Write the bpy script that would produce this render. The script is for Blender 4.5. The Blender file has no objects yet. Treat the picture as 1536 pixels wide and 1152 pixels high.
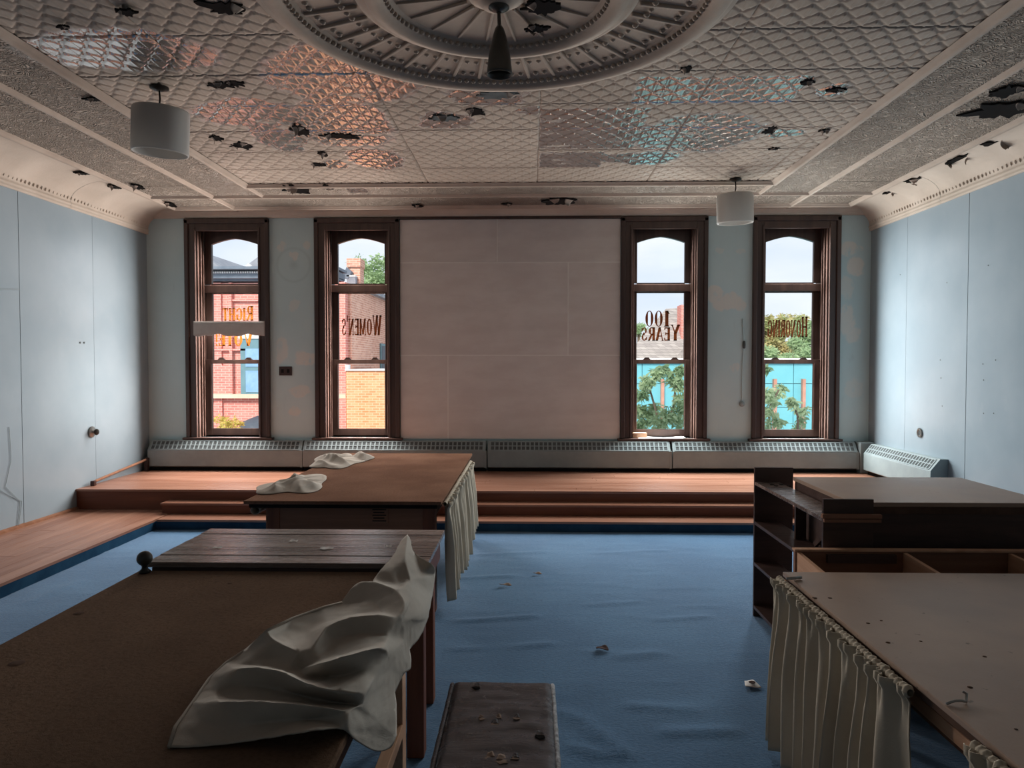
import bpy, bmesh, math, random
from mathutils import Vector, Matrix, noise
from mathutils.geometry import delaunay_2d_cdt
random.seed(7)
sc = bpy.context.scene
COL = sc.collection
PI = math.pi

# ------------------------------------------------------------------ camera
FPX, EYE = 1080.0, 1.6
PITCH, YAW = math.atan(31/FPX), math.atan(27/FPX)
cam = bpy.data.cameras.new('camera')
cam.sensor_fit = 'HORIZONTAL'; cam.sensor_width = 36.0; cam.lens = 36.0*FPX/1536
cam.clip_start = .05; cam.clip_end = 500
camo = bpy.data.objects.new('camera', cam); COL.objects.link(camo)
camo.location = (0, 0, EYE); camo.rotation_euler = (PI/2-PITCH, 0, YAW)
sc.camera = camo
# ------------------------------------------------------------------ view
sc.view_settings.view_transform = 'Standard'; sc.view_settings.look = 'None'
sc.view_settings.gamma = 1; sc.view_settings.use_curve_mapping = False
sc.view_settings.exposure = 0.12
# ------------------------------------------------------------------ room numbers (metres)
XL, XR, YD, ZC = -4.67, 4.05, 8.68, 3.45
YB = -3.0
WINS = [(-3.665, 'left'), (-2.085, 'left'), (1.60, 'right'), (3.16, 'right')]
# ------------------------------------------------------------------ world: hazy bright sky
w = bpy.data.worlds.new('sky'); sc.world = w; w.use_nodes = True
nt = w.node_tree; nt.nodes.clear()
out = nt.nodes.new('ShaderNodeOutputWorld'); bg = nt.nodes.new('ShaderNodeBackground')
tc = nt.nodes.new('ShaderNodeTexCoord'); mp = nt.nodes.new('ShaderNodeMapping'); mp.inputs['Scale'].default_value = (1.2, 1.2, 4.5)
nz = nt.nodes.new('ShaderNodeTexNoise'); nz.inputs['Scale'].default_value = 2.2; nz.inputs['Detail'].default_value = 6
rp = nt.nodes.new('ShaderNodeValToRGB')
rp.color_ramp.elements[0].position = .36; rp.color_ramp.elements[0].color = (.66, .76, .92, 1)
rp.color_ramp.elements[1].position = .66; rp.color_ramp.elements[1].color = (.93, .95, .98, 1)
nt.links.new(tc.outputs['Generated'], mp.inputs[0]); nt.links.new(mp.outputs[0], nz.inputs[0])
nt.links.new(nz.outputs[0], rp.inputs[0]); nt.links.new(rp.outputs[0], bg.inputs[0]); nt.links.new(bg.outputs[0], out.inputs[0])
bg.inputs[1].default_value = 1.1
# ------------------------------------------------------------------ hazy sun from behind the building
sl = bpy.data.lights.new('sun', 'SUN'); sl.energy = 4.6; sl.angle = .25; sl.color = (1, .95, .88)
so = bpy.data.objects.new('sun', sl); COL.objects.link(so)
so.rotation_euler = Vector((.25, .80, -.62)).to_track_quat('-Z', 'Y').to_euler()
# ------------------------------------------------------------------ daylight entering at each window
# (the sky's light comes in slanting downwards, so each pane is a stack of strips tipped towards the floor)
TIP = math.radians(22)
for wx, side in WINS:
    for z0, z1, n in ((1.66, 2.46, 3), (.80, 1.58, 3), (2.60, 3.08, 2)):
        for i in range(n):
            h = (z1-z0)/n
            al = bpy.data.lights.new('window_daylight', 'AREA'); al.shape = 'RECTANGLE'
            al.size = .56; al.size_y = h; al.energy = 17*h/.26
            al.color = (1.0, .955, .93) if side == 'left' else (.93, .985, 1.0)
            ao = bpy.data.objects.new('window_daylight', al); COL.objects.link(ao)
            ao.location = (wx, 8.80, z0+h*(i+.5)); ao.rotation_euler = (-(PI/2-TIP), 0, 0)
            ao.visible_glossy = False

# ================================================================== helpers
def _ray(px, py):
    cy, sy, cp, sp = math.cos(YAW), math.sin(YAW), math.cos(PITCH), math.sin(PITCH)
    f = Vector((-sy*cp, cy*cp, -sp)); r = Vector((cy, sy, 0)); u = Vector((-sy*sp, cy*sp, cp))
    return f + r*((px-768)/FPX) - u*((py-576)/FPX)
def AY(px, py, Y):
    d = _ray(px, py); return Vector((0, 0, EYE)) + d*(Y/d.y)
def AZ(px, py, Z):
    d = _ray(px, py); return Vector((0, 0, EYE)) + d*((Z-EYE)/d.z)
def AX(px, py, X):
    d = _ray(px, py); return Vector((0, 0, EYE)) + d*(X/d.x)
def lin(r, g, b):
    f = lambda c: (c/255/12.92) if c/255 <= .04045 else ((c/255+.055)/1.055)**2.4
    return (f(r), f(g), f(b), 1)

class MB:
    def __init__(s): s.v = []; s.f = []
    def add(s, vs, fs):
        n = len(s.v); s.v += [tuple(p) for p in vs]; s.f += [tuple(i+n for i in f) for f in fs]; return s
    def box(s, x0, x1, y0, y1, z0, z1):
        return s.add([(x0,y0,z0),(x1,y0,z0),(x1,y1,z0),(x0,y1,z0),(x0,y0,z1),(x1,y0,z1),(x1,y1,z1),(x0,y1,z1)],
                     [(0,3,2,1),(4,5,6,7),(0,1,5,4),(1,2,6,5),(2,3,7,6),(3,0,4,7)])
    def bar(s, a, b, wd, ht, up=(0,0,1)):
        a, b = Vector(a), Vector(b); d = (b-a).normalized(); u = Vector(up); r = d.cross(u).normalized(); u = r.cross(d)
        vs = [p + r*(i*wd/2) + u*(j*ht/2) for p in (a, b) for i, j in ((-1,-1),(1,-1),(1,1),(-1,1))]
        return s.add(vs, [(0,1,2,3),(7,6,5,4),(0,4,5,1),(1,5,6,2),(2,6,7,3),(3,7,4,0)])
    def prism(s, poly, axis, a, b):
        # poly: list of 2-D points in the two other axes (in x,y,z order), extruded from a to b along axis
        n = len(poly)
        def P(p, t):
            return (t, p[0], p[1]) if axis == 'x' else (p[0], t, p[1]) if axis == 'y' else (p[0], p[1], t)
        vs = [P(p, a) for p in poly] + [P(p, b) for p in poly]
        return s.add(vs, [tuple(range(n-1, -1, -1)), tuple(range(n, 2*n))] + [(i, (i+1) % n, n+(i+1) % n, n+i) for i in range(n)])
    def lathe(s, prof, c, seg=32, a0=0, a1=2*PI, axis='z'):
        full = abs(a1-a0-2*PI) < 1e-6; m = seg if full else seg+1; n = len(prof); vs = []
        for k in range(m):
            t = a0+(a1-a0)*k/seg
            for r, h in prof:
                p = (r*math.cos(t), r*math.sin(t), h)
                if axis == 'x': p = (p[2], p[0], p[1])
                if axis == 'y': p = (p[0], p[2], p[1])
                vs.append((c[0]+p[0], c[1]+p[1], c[2]+p[2]))
        fs = []
        for k in range(seg):
            k2 = (k+1) % m
            for j in range(n-1): fs.append((k*n+j, k2*n+j, k2*n+j+1, k*n+j+1))
        return s.add(vs, fs)
    def tube(s, pts, r, seg=8, cap=True):
        pts = [Vector(p) for p in pts]; vs = []; n = len(pts); pu = None
        for i, p in enumerate(pts):
            d = (pts[min(i+1, n-1)]-pts[max(i-1, 0)]).normalized()
            u = d.orthogonal().normalized() if pu is None else (pu-d*pu.dot(d)).normalized()
            pu = u; q = d.cross(u); rr = r[i] if isinstance(r, (list, tuple)) else r
            for k in range(seg):
                t = 2*PI*k/seg; vs.append(p+u*rr*math.cos(t)+q*rr*math.sin(t))
        fs = [(i*seg+k, i*seg+(k+1) % seg, (i+1)*seg+(k+1) % seg, (i+1)*seg+k) for i in range(n-1) for k in range(seg)]
        if cap: fs += [tuple(range(seg-1, -1, -1)), tuple((n-1)*seg+k for k in range(seg))]
        return s.add(vs, fs)
    def grid(s, fn, nu, nv):
        vs = [fn(i/nu, j/nv) for j in range(nv+1) for i in range(nu+1)]
        return s.add(vs, [(j*(nu+1)+i, j*(nu+1)+i+1, (j+1)*(nu+1)+i+1, (j+1)*(nu+1)+i) for j in range(nv) for i in range(nu)])
    def build(s, name, mat, parent=None, smooth=False, bevel=0, seg=2, solid=0, sub=0, recalc=True):
        xs, ys, zs = zip(*s.v); c = Vector(((min(xs)+max(xs))/2, (min(ys)+max(ys))/2, min(zs)))
        me = bpy.data.meshes.new(name)
        me.from_pydata([(x-c.x, y-c.y, z-c.z) for x, y, z in s.v], [], s.f)
        if recalc:
            bm = bmesh.new(); bm.from_mesh(me); bmesh.ops.recalc_face_normals(bm, faces=bm.faces); bm.to_mesh(me); bm.free()
        me.materials.append(mat)
        if smooth:
            me.polygons.foreach_set('use_smooth', [True]*len(me.polygons))
        o = bpy.data.objects.new(name, me); COL.objects.link(o)
        if parent is not None:
            o.parent = parent; o.location = c-wloc(parent)
        else: o.location = c
        if solid:
            m = o.modifiers.new('solid', 'SOLIDIFY'); m.thickness = solid; m.offset = 0
        if sub:
            m = o.modifiers.new('sub', 'SUBSURF'); m.levels = sub; m.render_levels = sub
        if bevel:
            m = o.modifiers.new('bevel', 'BEVEL'); m.width = bevel; m.segments = seg; m.limit_method = 'ANGLE'
        return o
def wloc(o):
    p = Vector((0, 0, 0))
    while o is not None: p = p+o.location; o = o.parent
    return p
def tag(o, label=None, cat=None, group=None, kind=None):
    if label: o['label'] = label
    if cat: o['category'] = cat
    if group: o['group'] = group
    if kind: o['kind'] = kind
    return o
def empty(name, loc, **k):
    o = bpy.data.objects.new(name, None); o.empty_display_size = .1; COL.objects.link(o); o.location = loc
    return tag(o, **k)
def dup(o, loc, parent=None):
    c = o.copy(); COL.objects.link(c); c.parent = parent; c.location = loc; return c
def box(name, mat, x0, x1, y0, y1, z0, z1, parent=None, bevel=0, **k):
    return MB().box(x0, x1, y0, y1, z0, z1).build(name, mat, parent, bevel=bevel, **k)

# ------------------------------------------------------------------ material helper
class NB:
    def __init__(s, name):
        s.m = bpy.data.materials.new(name); s.m.use_nodes = True; s.t = s.m.node_tree
        s.b = s.t.nodes['Principled BSDF']; s.o = s.t.nodes['Material Output']
    def n(s, typ, **k):
        nd = s.t.nodes.new(typ)
        for a, v in k.items(): setattr(nd, a, v)
        return nd
    def L(s, a, b): s.t.links.new(a, b)
    def val(s, x, sock):
        if isinstance(x, (int, float)): sock.default_value = x
        elif isinstance(x, tuple): sock.default_value = x
        else: s.L(x, sock)
    def math(s, op, a, b=0, c=None, clamp=False):
        nd = s.n('ShaderNodeMath', operation=op, use_clamp=clamp); s.val(a, nd.inputs[0]); s.val(b, nd.inputs[1])
        if c is not None: s.val(c, nd.inputs[2])
        return nd.outputs[0]
    def mix(s, f, a, b):
        nd = s.n('ShaderNodeMix', data_type='RGBA'); s.val(f, nd.inputs[0]); s.val(a, nd.inputs[6]); s.val(b, nd.inputs[7]); return nd.outputs[2]
    def mixf(s, f, a, b):
        nd = s.n('ShaderNodeMix', data_type='FLOAT'); s.val(f, nd.inputs[0]); s.val(a, nd.inputs[2]); s.val(b, nd.inputs[3]); return nd.outputs[0]
    def ramp(s, f, lo, hi):
        nd = s.n('ShaderNodeMapRange'); nd.interpolation_type = 'SMOOTHSTEP'
        s.val(f, nd.inputs[0]); nd.inputs[1].default_value = lo; nd.inputs[2].default_value = hi; return nd.outputs[0]
    def pos(s): return s.n('ShaderNodeNewGeometry').outputs['Position']
    def obj(s): return s.n('ShaderNodeTexCoord').outputs['Object']
    def sep(s, v):
        nd = s.n('ShaderNodeSeparateXYZ'); s.L(v, nd.inputs[0]); return nd.outputs
    def noise(s, v, scale, detail=4, rough=.55, stretch=None, dist=0):
        if stretch:
            m = s.n('ShaderNodeMapping'); m.inputs['Scale'].default_value = stretch; s.L(v, m.inputs[0]); v = m.outputs[0]
        nd = s.n('ShaderNodeTexNoise'); nd.inputs['Scale'].default_value = scale; nd.inputs['Detail'].default_value = detail
        nd.inputs['Roughness'].default_value = rough; nd.inputs['Distortion'].default_value = dist
        s.L(v, nd.inputs['Vector']); return nd
    def bump(s, h, strength=.3, dist=.01):
        nd = s.n('ShaderNodeBump'); nd.inputs['Strength'].default_value = strength; nd.inputs['Distance'].default_value = dist
        s.L(h, nd.inputs['Height']); s.L(nd.outputs[0], s.b.inputs['Normal']); return nd
    def warp(s, v, scale, amp):
        nz = s.noise(v, scale, 3); a = s.n('ShaderNodeVectorMath', operation='SUBTRACT'); s.L(nz.outputs[1], a.inputs[0]); a.inputs[1].default_value = (.5, .5, .5)
        b = s.n('ShaderNodeVectorMath', operation='SCALE'); s.L(a.outputs[0], b.inputs[0]); b.inputs[3].default_value = amp
        c = s.n('ShaderNodeVectorMath', operation='ADD'); s.L(v, c.inputs[0]); s.L(b.outputs[0], c.inputs[1]); return c.outputs[0]
    def rectmask(s, u, v, cx, cy, hx, hy, soft=.03):
        a = s.math('SUBTRACT', hx, s.math('ABSOLUTE', s.math('SUBTRACT', u, cx)))
        b = s.math('SUBTRACT', hy, s.math('ABSOLUTE', s.math('SUBTRACT', v, cy)))
        return s.ramp(s.math('MINIMUM', a, b), 0, soft)
    def ellmask(s, u, v, cx, cy, rx, ry, soft=.25):
        a = s.math('DIVIDE', s.math('SUBTRACT', u, cx), rx); b = s.math('DIVIDE', s.math('SUBTRACT', v, cy), ry)
        d = s.math('SQRT', s.math('ADD', s.math('MULTIPLY', a, a), s.math('MULTIPLY', b, b)))
        return s.ramp(s.math('SUBTRACT', 1, d), 0, soft)
    def setp(s, **k):
        nm = dict(color='Base Color', rough='Roughness', metal='Metallic', spec='Specular IOR Level', trans='Transmission Weight', sheen='Sheen Weight', alpha='Alpha', sub='Subsurface Weight')
        for a, v in k.items(): s.val(v, s.b.inputs[nm[a]])
        return s
def pm(name, c1, c2, scale=6, rough=.6, bump=.15, bscale=40, stretch=None, metal=0, spec=.4, dist=.005, coord='obj', rv=0):
    b = NB(name); v = b.obj() if coord == 'obj' else b.pos()
    n1 = b.noise(v, scale, 5, .6, stretch)
    b.setp(color=b.mix(b.ramp(n1.outputs[0], .3, .7), c1, c2), metal=metal, spec=spec)
    b.setp(rough=b.mixf(n1.outputs[0], rough-rv, rough+rv) if rv else rough)
    if bump:
        n2 = b.noise(v, bscale, 4, .6, stretch); b.bump(n2.outputs[0], bump, dist)
    return b.m

# ------------------------------------------------------------------ materials
M = {}
# painted blue hardboard side walls, slightly glossy
def wallpaint(name, c1, c2, rough, patches=None, ring=None):
    b = NB(name); v = b.pos(); n1 = b.noise(v, .9, 4); n2 = b.noise(v, 14, 4, .6, (1, 1, .25))
    col = b.mix(b.ramp(n1.outputs[0], .3, .7), c1, c2)
    col = b.mix(b.math('MULTIPLY', b.ramp(n2.outputs[0], .62, .8), .25), col, lin(150, 158, 160))
    if patches:
        x, y, z = b.sep(b.warp(v, 7, .16)); m = None
        for cx, cz, rx, rz, s_ in patches:
            e = b.math('MULTIPLY', b.ellmask(x, z, cx, cz, rx, rz, .3), s_); m = e if m is None else b.math('MAXIMUM', m, e)
        m = b.math('MULTIPLY', m, b.ramp(b.noise(v, 10, 5, .65, (1, 1, .5)).outputs[0], .30, .48))
        col = b.mix(m, col, lin(212, 204, 194))
    if ring:
        x, y, z = b.sep(v); rx, rz, r0 = ring
        d = b.math('SQRT', b.math('ADD', b.math('POWER', b.math('SUBTRACT', x, rx), 2), b.math('POWER', b.math('SUBTRACT', z, rz), 2)))
        rm = b.ramp(b.math('SUBTRACT', .03, b.math('ABSOLUTE', b.math('SUBTRACT', d, r0))), 0, .03)
        rm = b.math('MAXIMUM', b.math('MULTIPLY', rm, .14), b.math('MULTIPLY', b.ramp(d, r0*.45, 0), .25))
        col = b.mix(rm, col, lin(120, 130, 132))
    b.setp(color=col, rough=rough, spec=.45)
    b.bump(b.noise(v, 60, 3).outputs[0], .06, .004)
    return b.m
M['blue_wall'] = wallpaint('blue_wall_paint', lin(127, 140, 147), lin(140, 151, 157), .27)
PATCH = [(3.79, 2.95, .16, .09, .75), (3.87, 2.75, .13, .12, .8), (3.74, 2.5, .10, .16, .5), (3.77, 2.12, .10, .22, .7), (3.83, 1.93, .1, .12, .6),
         (2.36, 2.33, .22, .12, .8), (2.2, 2.42, .12, .12, .8), (2.5, 2.29, .1, .08, .7), (3.85, 1.3, .12, .14, .35), (2.45, 1.55, .06, .06, .5),
         (2.25, 2.93, .05, .05, .4), (2.52, 2.93, .06, .04, .4),
         (-2.72, 1.66, .16, .1, .75), (-3.0, 1.75, .1, .2, .6), (-2.8, 1.27, .16, .08, .55), (-2.87, 1.02, .08, .08, .6), (-3.0, 3.0, .07, .07, .5), (-2.7, 3.02, .06, .07, .5), (-2.86, 2.9, .06, .06, .6), (-2.85, 2.3, .07, .08, .4)]
M['far_wall'] = wallpaint('far_wall_paint', lin(178, 197, 198), lin(190, 206, 206), .5, PATCH, (-2.86, 2.79, .2))
# carpet
b = NB('blue_carpet'); v = b.pos(); n1 = b.noise(v, 1.3, 4); n2 = b.noise(v, 180, 2, .7); n3 = b.noise(v, 9, 5, .7)
col = b.mix(b.ramp(n1.outputs[0], .3, .7), lin(58, 99, 134), lin(70, 112, 146))
col = b.mix(b.math('MULTIPLY', b.ramp(n3.outputs[0], .5, .8), .35), col, lin(60, 88, 112))
n4 = b.noise(v, 46, 5, .75, (1, 1.6, 1))
col = b.mix(b.math('MULTIPLY', b.ramp(n4.outputs[0], .42, .72), .55), col, lin(36, 68, 98)); col = b.mix(b.math('MULTIPLY', b.ramp(n4.outputs[0], .40, .28), .35), col, lin(92, 130, 158))
b.setp(color=col, rough=.95, spec=.1, sheen=.25); b.bump(n4.outputs[0], .55, .012); M['carpet'] = b.m
# wood planks
def wood(name, c1, c2, stretch, rough, coord='pos', bump=.12, rv=.1, spec=.45):
    b = NB(name); v = b.pos() if coord == 'pos' else b.obj()
    n1 = b.noise(v, 3.2, 6, .62, stretch, .6); n2 = b.noise(v, 22, 4, .6, stretch)
    oi = b.n('ShaderNodeObjectInfo').outputs['Random']
    f = b.math('ADD', b.ramp(n1.outputs[0], .3, .72), b.math('MULTIPLY', b.math('SUBTRACT', oi, .5), .45), clamp=True)
    col = b.mix(f, c1, c2)
    b.setp(color=col, rough=b.mixf(n2.outputs[0], rough-rv, rough+rv), spec=spec); b.bump(n2.outputs[0], bump, .004); return b.m
M['plank_x'] = wood('orange_floorboard', lin(126, 86, 68), lin(150, 110, 91), (.25, 3, 3), .36)
M['plank_y'] = wood('orange_floorboard_side', lin(128, 88, 70), lin(154, 114, 94), (3, .25, 3), .36)
M['riser'] = wood('red_brown_riser_wood', lin(98, 52, 33), lin(122, 70, 45), (.25, 3, 3), .5)
M['riser_carpet'] = pm('dark_blue_riser_carpet', lin(32, 58, 80), lin(40, 70, 92), 5, .95, .4, 180, spec=.1)
M['casing'] = wood('dark_stained_casing', lin(58, 43, 39), lin(76, 58, 51), (3, 3, .25), .42)
M['sash'] = wood('dark_stained_sash', lin(64, 48, 43), lin(84, 64, 56), (3, 3, .25), .42)
M['dark_wood'] = wood('dark_cabinet_wood', lin(60, 46, 42), lin(80, 62, 56), (.4, 3, 3), .45)
M['table_plank'] = wood('worn_glare_tabletop', lin(82, 68, 62), lin(150, 135, 127), (.35, 4, 4), .27, bump=.3, rv=.16, spec=.6)  # pale streaks combine wear with window glare painted into the colour
M['leg_wood'] = wood('red_brown_leg_wood', lin(92, 50, 32), lin(118, 70, 46), (3, 3, .25), .5)
M['light_wood'] = wood('pale_pine', lin(180, 136, 106), lin(206, 164, 134), (3, .3, 3), .6)
def fibre(name, c1, c2, c3):
    b = NB(name); v = b.pos(); n1 = b.noise(v, 2.2, 5); n2 = b.noise(v, 75, 4, .8)
    col = b.mix(b.ramp(n1.outputs[0], .3, .7), c1, c2); col = b.mix(b.math('MULTIPLY', b.ramp(n2.outputs[0], .45, .7), .6), col, c3)
    b.setp(color=col, rough=.85, spec=.2); b.bump(n2.outputs[0], .5, .006); return b.m
M['fibre'] = fibre('brown_fibreboard', lin(104, 75, 60), lin(126, 94, 76), lin(78, 54, 42)); M['fibre_dark'] = fibre('dark_brown_fibreboard', lin(94, 74, 59), lin(108, 86, 69), lin(66, 50, 39))
M['apron'] = wood('brown_apron_board', lin(118, 82, 62), lin(142, 102, 80), (.3, 3, 3), .6)
b = NB('stained_hardboard_top'); v = b.pos(); n1 = b.noise(v, 1.6, 5); n2 = b.noise(v, 26, 3); n3 = b.noise(v, 90, 3)
col = b.mix(b.ramp(n1.outputs[0], .3, .7), lin(140, 117, 102), lin(164, 141, 124)); col = b.mix(b.math('MULTIPLY', b.ramp(n2.outputs[0], .68, .74), .7), col, lin(72, 60, 52))
b.setp(color=col, rough=b.mixf(n1.outputs[0], .3, .55), spec=.5); b.bump(n3.outputs[0], .1, .003); M['hardboard'] = b.m
M['hardboard_edge'] = pm('hardboard_edge', lin(70, 52, 42), lin(88, 66, 54), 8, .8)
M['white_board'] = pm('white_wallboard', lin(208, 196, 188), lin(219, 209, 201), 1.6, .55, .1, 30, (1, 1, 3))
M['seam'] = pm('seam_filler', lin(226, 218, 210), lin(232, 225, 217), 8, .7)
M['heater'] = pm('grey_heater_paint', lin(130, 140, 141), lin(142, 152, 152), 4, .42, .05)
M['heater_dark'] = pm('heater_inside', lin(70, 74, 74), lin(84, 88, 88), 9, .7)
M['black'] = pm('black_void', lin(12, 11, 10), lin(18, 16, 15), 9, .9, 0)
M['dark_metal'] = pm('dark_metal', lin(40, 38, 34), lin(54, 50, 45), 12, .4, .05, metal=.4)
M['bullet_metal'] = pm('dark_enamel', lin(52, 50, 46), lin(62, 60, 54), 12, .32, .03, spec=.5)
M['metal'] = pm('grey_metal', lin(150, 150, 146), lin(180, 180, 176), 12, .35, .05, metal=.8)
M['cloth'] = pm('off_white_cloth', lin(166, 158, 148), lin(180, 173, 163), 3, .9, .25, 260, spec=.1, dist=.002)
M['curtain'] = pm('cream_curtain_cloth', lin(176, 164, 146), lin(192, 181, 163), 3, .9, .25, 260, spec=.1, dist=.002)
M['hem'] = pm('hem_cloth', lin(170, 161, 150), lin(184, 176, 165), 3, .9, .3, 300, spec=.1)
M['paper'] = pm('white_paper', lin(214, 210, 204), lin(226, 222, 216), 5, .8, .05)
M['strip'] = pm('grey_white_strip', lin(168, 160, 154), lin(180, 172, 166), 5, .8, .05)
b = NB('black_vinyl'); v = b.obj(); n1 = b.noise(v, 22, 5, .7, (.7, 2.6, 1)); n2 = b.noise(v, 6, 6, .7)
col = b.mix(b.math('MULTIPLY', b.ramp(n2.outputs[0], .58, .74), .35), lin(72, 70, 74), lin(120, 106, 98)); b.setp(color=col, rough=b.mixf(n2.outputs[0], .12, .42), spec=.7)  # base of the black vinyl greyed to put its sheen into the colour
b.bump(n1.outputs[0], .3, .01); M['vinyl'] = b.m
M['piping'] = pm('worn_grey_piping', lin(200, 202, 204), lin(120, 120, 122), 60, .35, .5, 80)
M['foam'] = pm('torn_backing', lin(150, 130, 116), lin(120, 100, 88), 20, .9)
# window glass
b = NB('window_glass'); b.t.nodes.remove(b.b)
tr = b.n('ShaderNodeBsdfTransparent'); tr.inputs[0].default_value = (.97, .98, .98, 1)
gl = b.n('ShaderNodeBsdfGlossy'); gl.inputs['Roughness'].default_value = .02
fr = b.n('ShaderNodeFresnel'); fr.inputs[0].default_value = 1.35
ms = b.n('ShaderNodeMixShader'); b.L(fr.outputs[0], ms.inputs[0]); b.L(tr.outputs[0], ms.inputs[1]); b.L(gl.outputs[0], ms.inputs[2]); b.L(ms.outputs[0], b.o.inputs[0])
M['glass'] = b.m
M['letter_amber'] = pm('amber_lettering', lin(206, 128, 30), lin(190, 112, 22), 20, .6, 0)
M['letter_brown'] = pm('brown_lettering', lin(150, 82, 40), lin(134, 70, 32), 20, .6, 0)
M['lampglass'] = None
b = NB('white_glass_shade'); n1 = b.noise(b.obj(), 3, 3); b.setp(color=b.mix(n1.outputs[0], lin(184, 180, 174), lin(196, 192, 186)), rough=.35, spec=.5)
tl = b.n('ShaderNodeBsdfTranslucent'); tl.inputs[0].default_value = lin(214, 210, 204); mx = b.n('ShaderNodeMixShader'); mx.inputs[0].default_value = .22
b.L(b.b.outputs[0], mx.inputs[1]); b.L(tl.outputs[0], mx.inputs[2]); b.L(mx.outputs[0], b.o.inputs[0]); M['lampglass'] = b.m
# ceiling tin: flaking cream paint over bare metal
def bare_from_px():
    R = [(952, 1205, 112, 154, .04), (808, 965, 160, 222, .02), (965, 1120, 176, 224, .10), (808, 905, 226, 250, .03), (905, 1005, 228, 243, .08),
         (1235, 1270, 126, 140, .05), (1160, 1205, 192, 202, .05), (690, 782, 130, 154, .08), (640, 705, 166, 188, .10), (785, 815, 158, 170, .05),
         (420, 610, 78, 146, .16), (455, 572, 155, 214, .10), (530, 592, 226, 250, .06), (490, 520, 240, 252, .06), (305, 440, 152, 186, .14), (390, 450, 190, 222, .12), (520, 552, 279, 287, .04), (60, 290, 48, 98, .2)]
    res = []
    for x0, x1, y0, y1, r in R:
        xm, ym = (x0+x1)/2, (y0+y1)/2
        c = AZ(xm, ym, ZC); a = AZ(x0, ym, ZC); d = AZ(x1, ym, ZC); n = AZ(xm, y0, ZC); f = AZ(xm, y1, ZC)
        res.append(((a.x+d.x)/2, (n.y+f.y)/2, (d.x-a.x)/2, abs(f.y-n.y)/2, r))
    return res
def tinmat(name, fine=False):
    b = NB(name); v = b.pos(); n1 = b.noise(v, 1.1, 4); n2 = b.noise(v, 8, 5, .65)
    col = b.mix(b.ramp(n1.outputs[0], .3, .7), lin(152, 138, 125), lin(168, 153, 139))
    col = b.mix(b.math('MULTIPLY', b.ramp(n2.outputs[0], .55, .8), .45), col, lin(108, 96, 86))
    x, y, z = b.sep(b.warp(b.warp(v, 2.2, .35), 11, .12)); x2, y2, z2 = b.sep(b.warp(v, 14, .06)); m = None
    for cx, cy, hx, hy, r in bare_from_px():
        e = b.rectmask(x2, y2, cx, cy, hx, hy, .02) if r <= .04 else b.ellmask(x, y, cx, cy, hx*1.4, hy*1.4, .18)
        m = e if m is None else b.math('MAXIMUM', m, e)
    m = b.math('MULTIPLY', m, b.ramp(b.noise(v, 5, 6, .7, (.6, 1.8, 1)).outputs[0], .35, .42))
    bare = b.mix(n2.outputs[0], lin(236, 228, 222), lin(176, 166, 160))
    b.setp(color=b.mix(m, col, bare), rough=b.mixf(m, .5, .19), metal=b.math('MULTIPLY', m, .9), spec=.4)
    h = n2.outputs[0]
    if fine:
        n3 = b.noise(v, 9, 2, .5, None, 2.5)
        h = b.math('SINE', b.math('MULTIPLY', n3.outputs[0], 34)); b.bump(h, .9, .02)
    else:
        b.bump(b.noise(v, 45, 4).outputs[0], .05, .004)
    return b.m
M['tin'] = tinmat('flaking_tin'); M['tin_fine'] = tinmat('flaking_tin_border', True)
M['tin_plain'] = pm('cream_tin_moulding', lin(156, 141, 128), lin(172, 156, 142), 2.5, .5, .25, 26, coord='pos')
M['cove'] = pm('cream_cove_paint', lin(176, 162, 148), lin(190, 176, 162), 2, .5, .3, 30, (1, 1, 1), coord='pos')
M['flap'] = pm('curled_paint', lin(132, 118, 108), lin(156, 142, 130), 12, .75)
M['plate_brown'] = pm('brown_plate', lin(58, 40, 36), lin(68, 48, 42), 10, .4)
# outdoor
def brickmat(name, c1, c2, mort, bw=.22, bh=.075):
    b = NB(name); v = b.pos(); x, y, z = b.sep(v); cb = b.n('ShaderNodeCombineXYZ'); b.L(b.math('ADD', x, y), cb.inputs[0]); b.L(z, cb.inputs[1])
    t = b.n('ShaderNodeTexBrick'); t.inputs['Scale'].default_value = 1; t.inputs['Brick Width'].default_value = bw; t.inputs['Row Height'].default_value = bh
    t.inputs['Mortar Size'].default_value = .008; t.inputs['Color1'].default_value = c1; t.inputs['Color2'].default_value = c2; t.inputs['Mortar'].default_value = mort
    b.L(cb.outputs[0], t.inputs[0]); n1 = b.noise(v, .9, 4)
    b.setp(color=b.mix(b.math('MULTIPLY', b.ramp(n1.outputs[0], .4, .75), .35), t.outputs[0], mort), rough=.85, spec=.2); b.bump(t.outputs[1], -.4, .01); return b.m
M['brick_red'] = brickmat('red_brick', lin(222, 140, 128), lin(204, 118, 108), lin(222, 182, 170))  # brick colours lightened to carry the outdoor haze
M['brick_tan'] = brickmat('tan_brick', lin(212, 160, 138), lin(184, 126, 108), lin(226, 196, 178))
M['brick_orange'] = brickmat('orange_brick', lin(232, 162, 116), lin(214, 138, 92), lin(232, 190, 158), .21, .073)
M['stone'] = pm('pale_stone', lin(226, 202, 178), lin(212, 186, 164), 2, .8)
M['cornice'] = pm('slate_blue_cornice', lin(96, 108, 122), lin(116, 126, 138), 3, .7)
M['slate'] = pm('slate_roof', lin(128, 132, 142), lin(148, 152, 160), 3, .7)
M['shingle'] = brickmat('grey_shingle', lin(176, 168, 162), lin(150, 142, 138), lin(120, 114, 110), .3, .14)
M['teal_frame'] = pm('teal_frame', lin(96, 130, 140), lin(108, 142, 150), 3, .6)
M['ext_glass'] = pm('blue_window_glass', lin(120, 160, 200), lin(150, 184, 214), 2, .15, 0)
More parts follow.
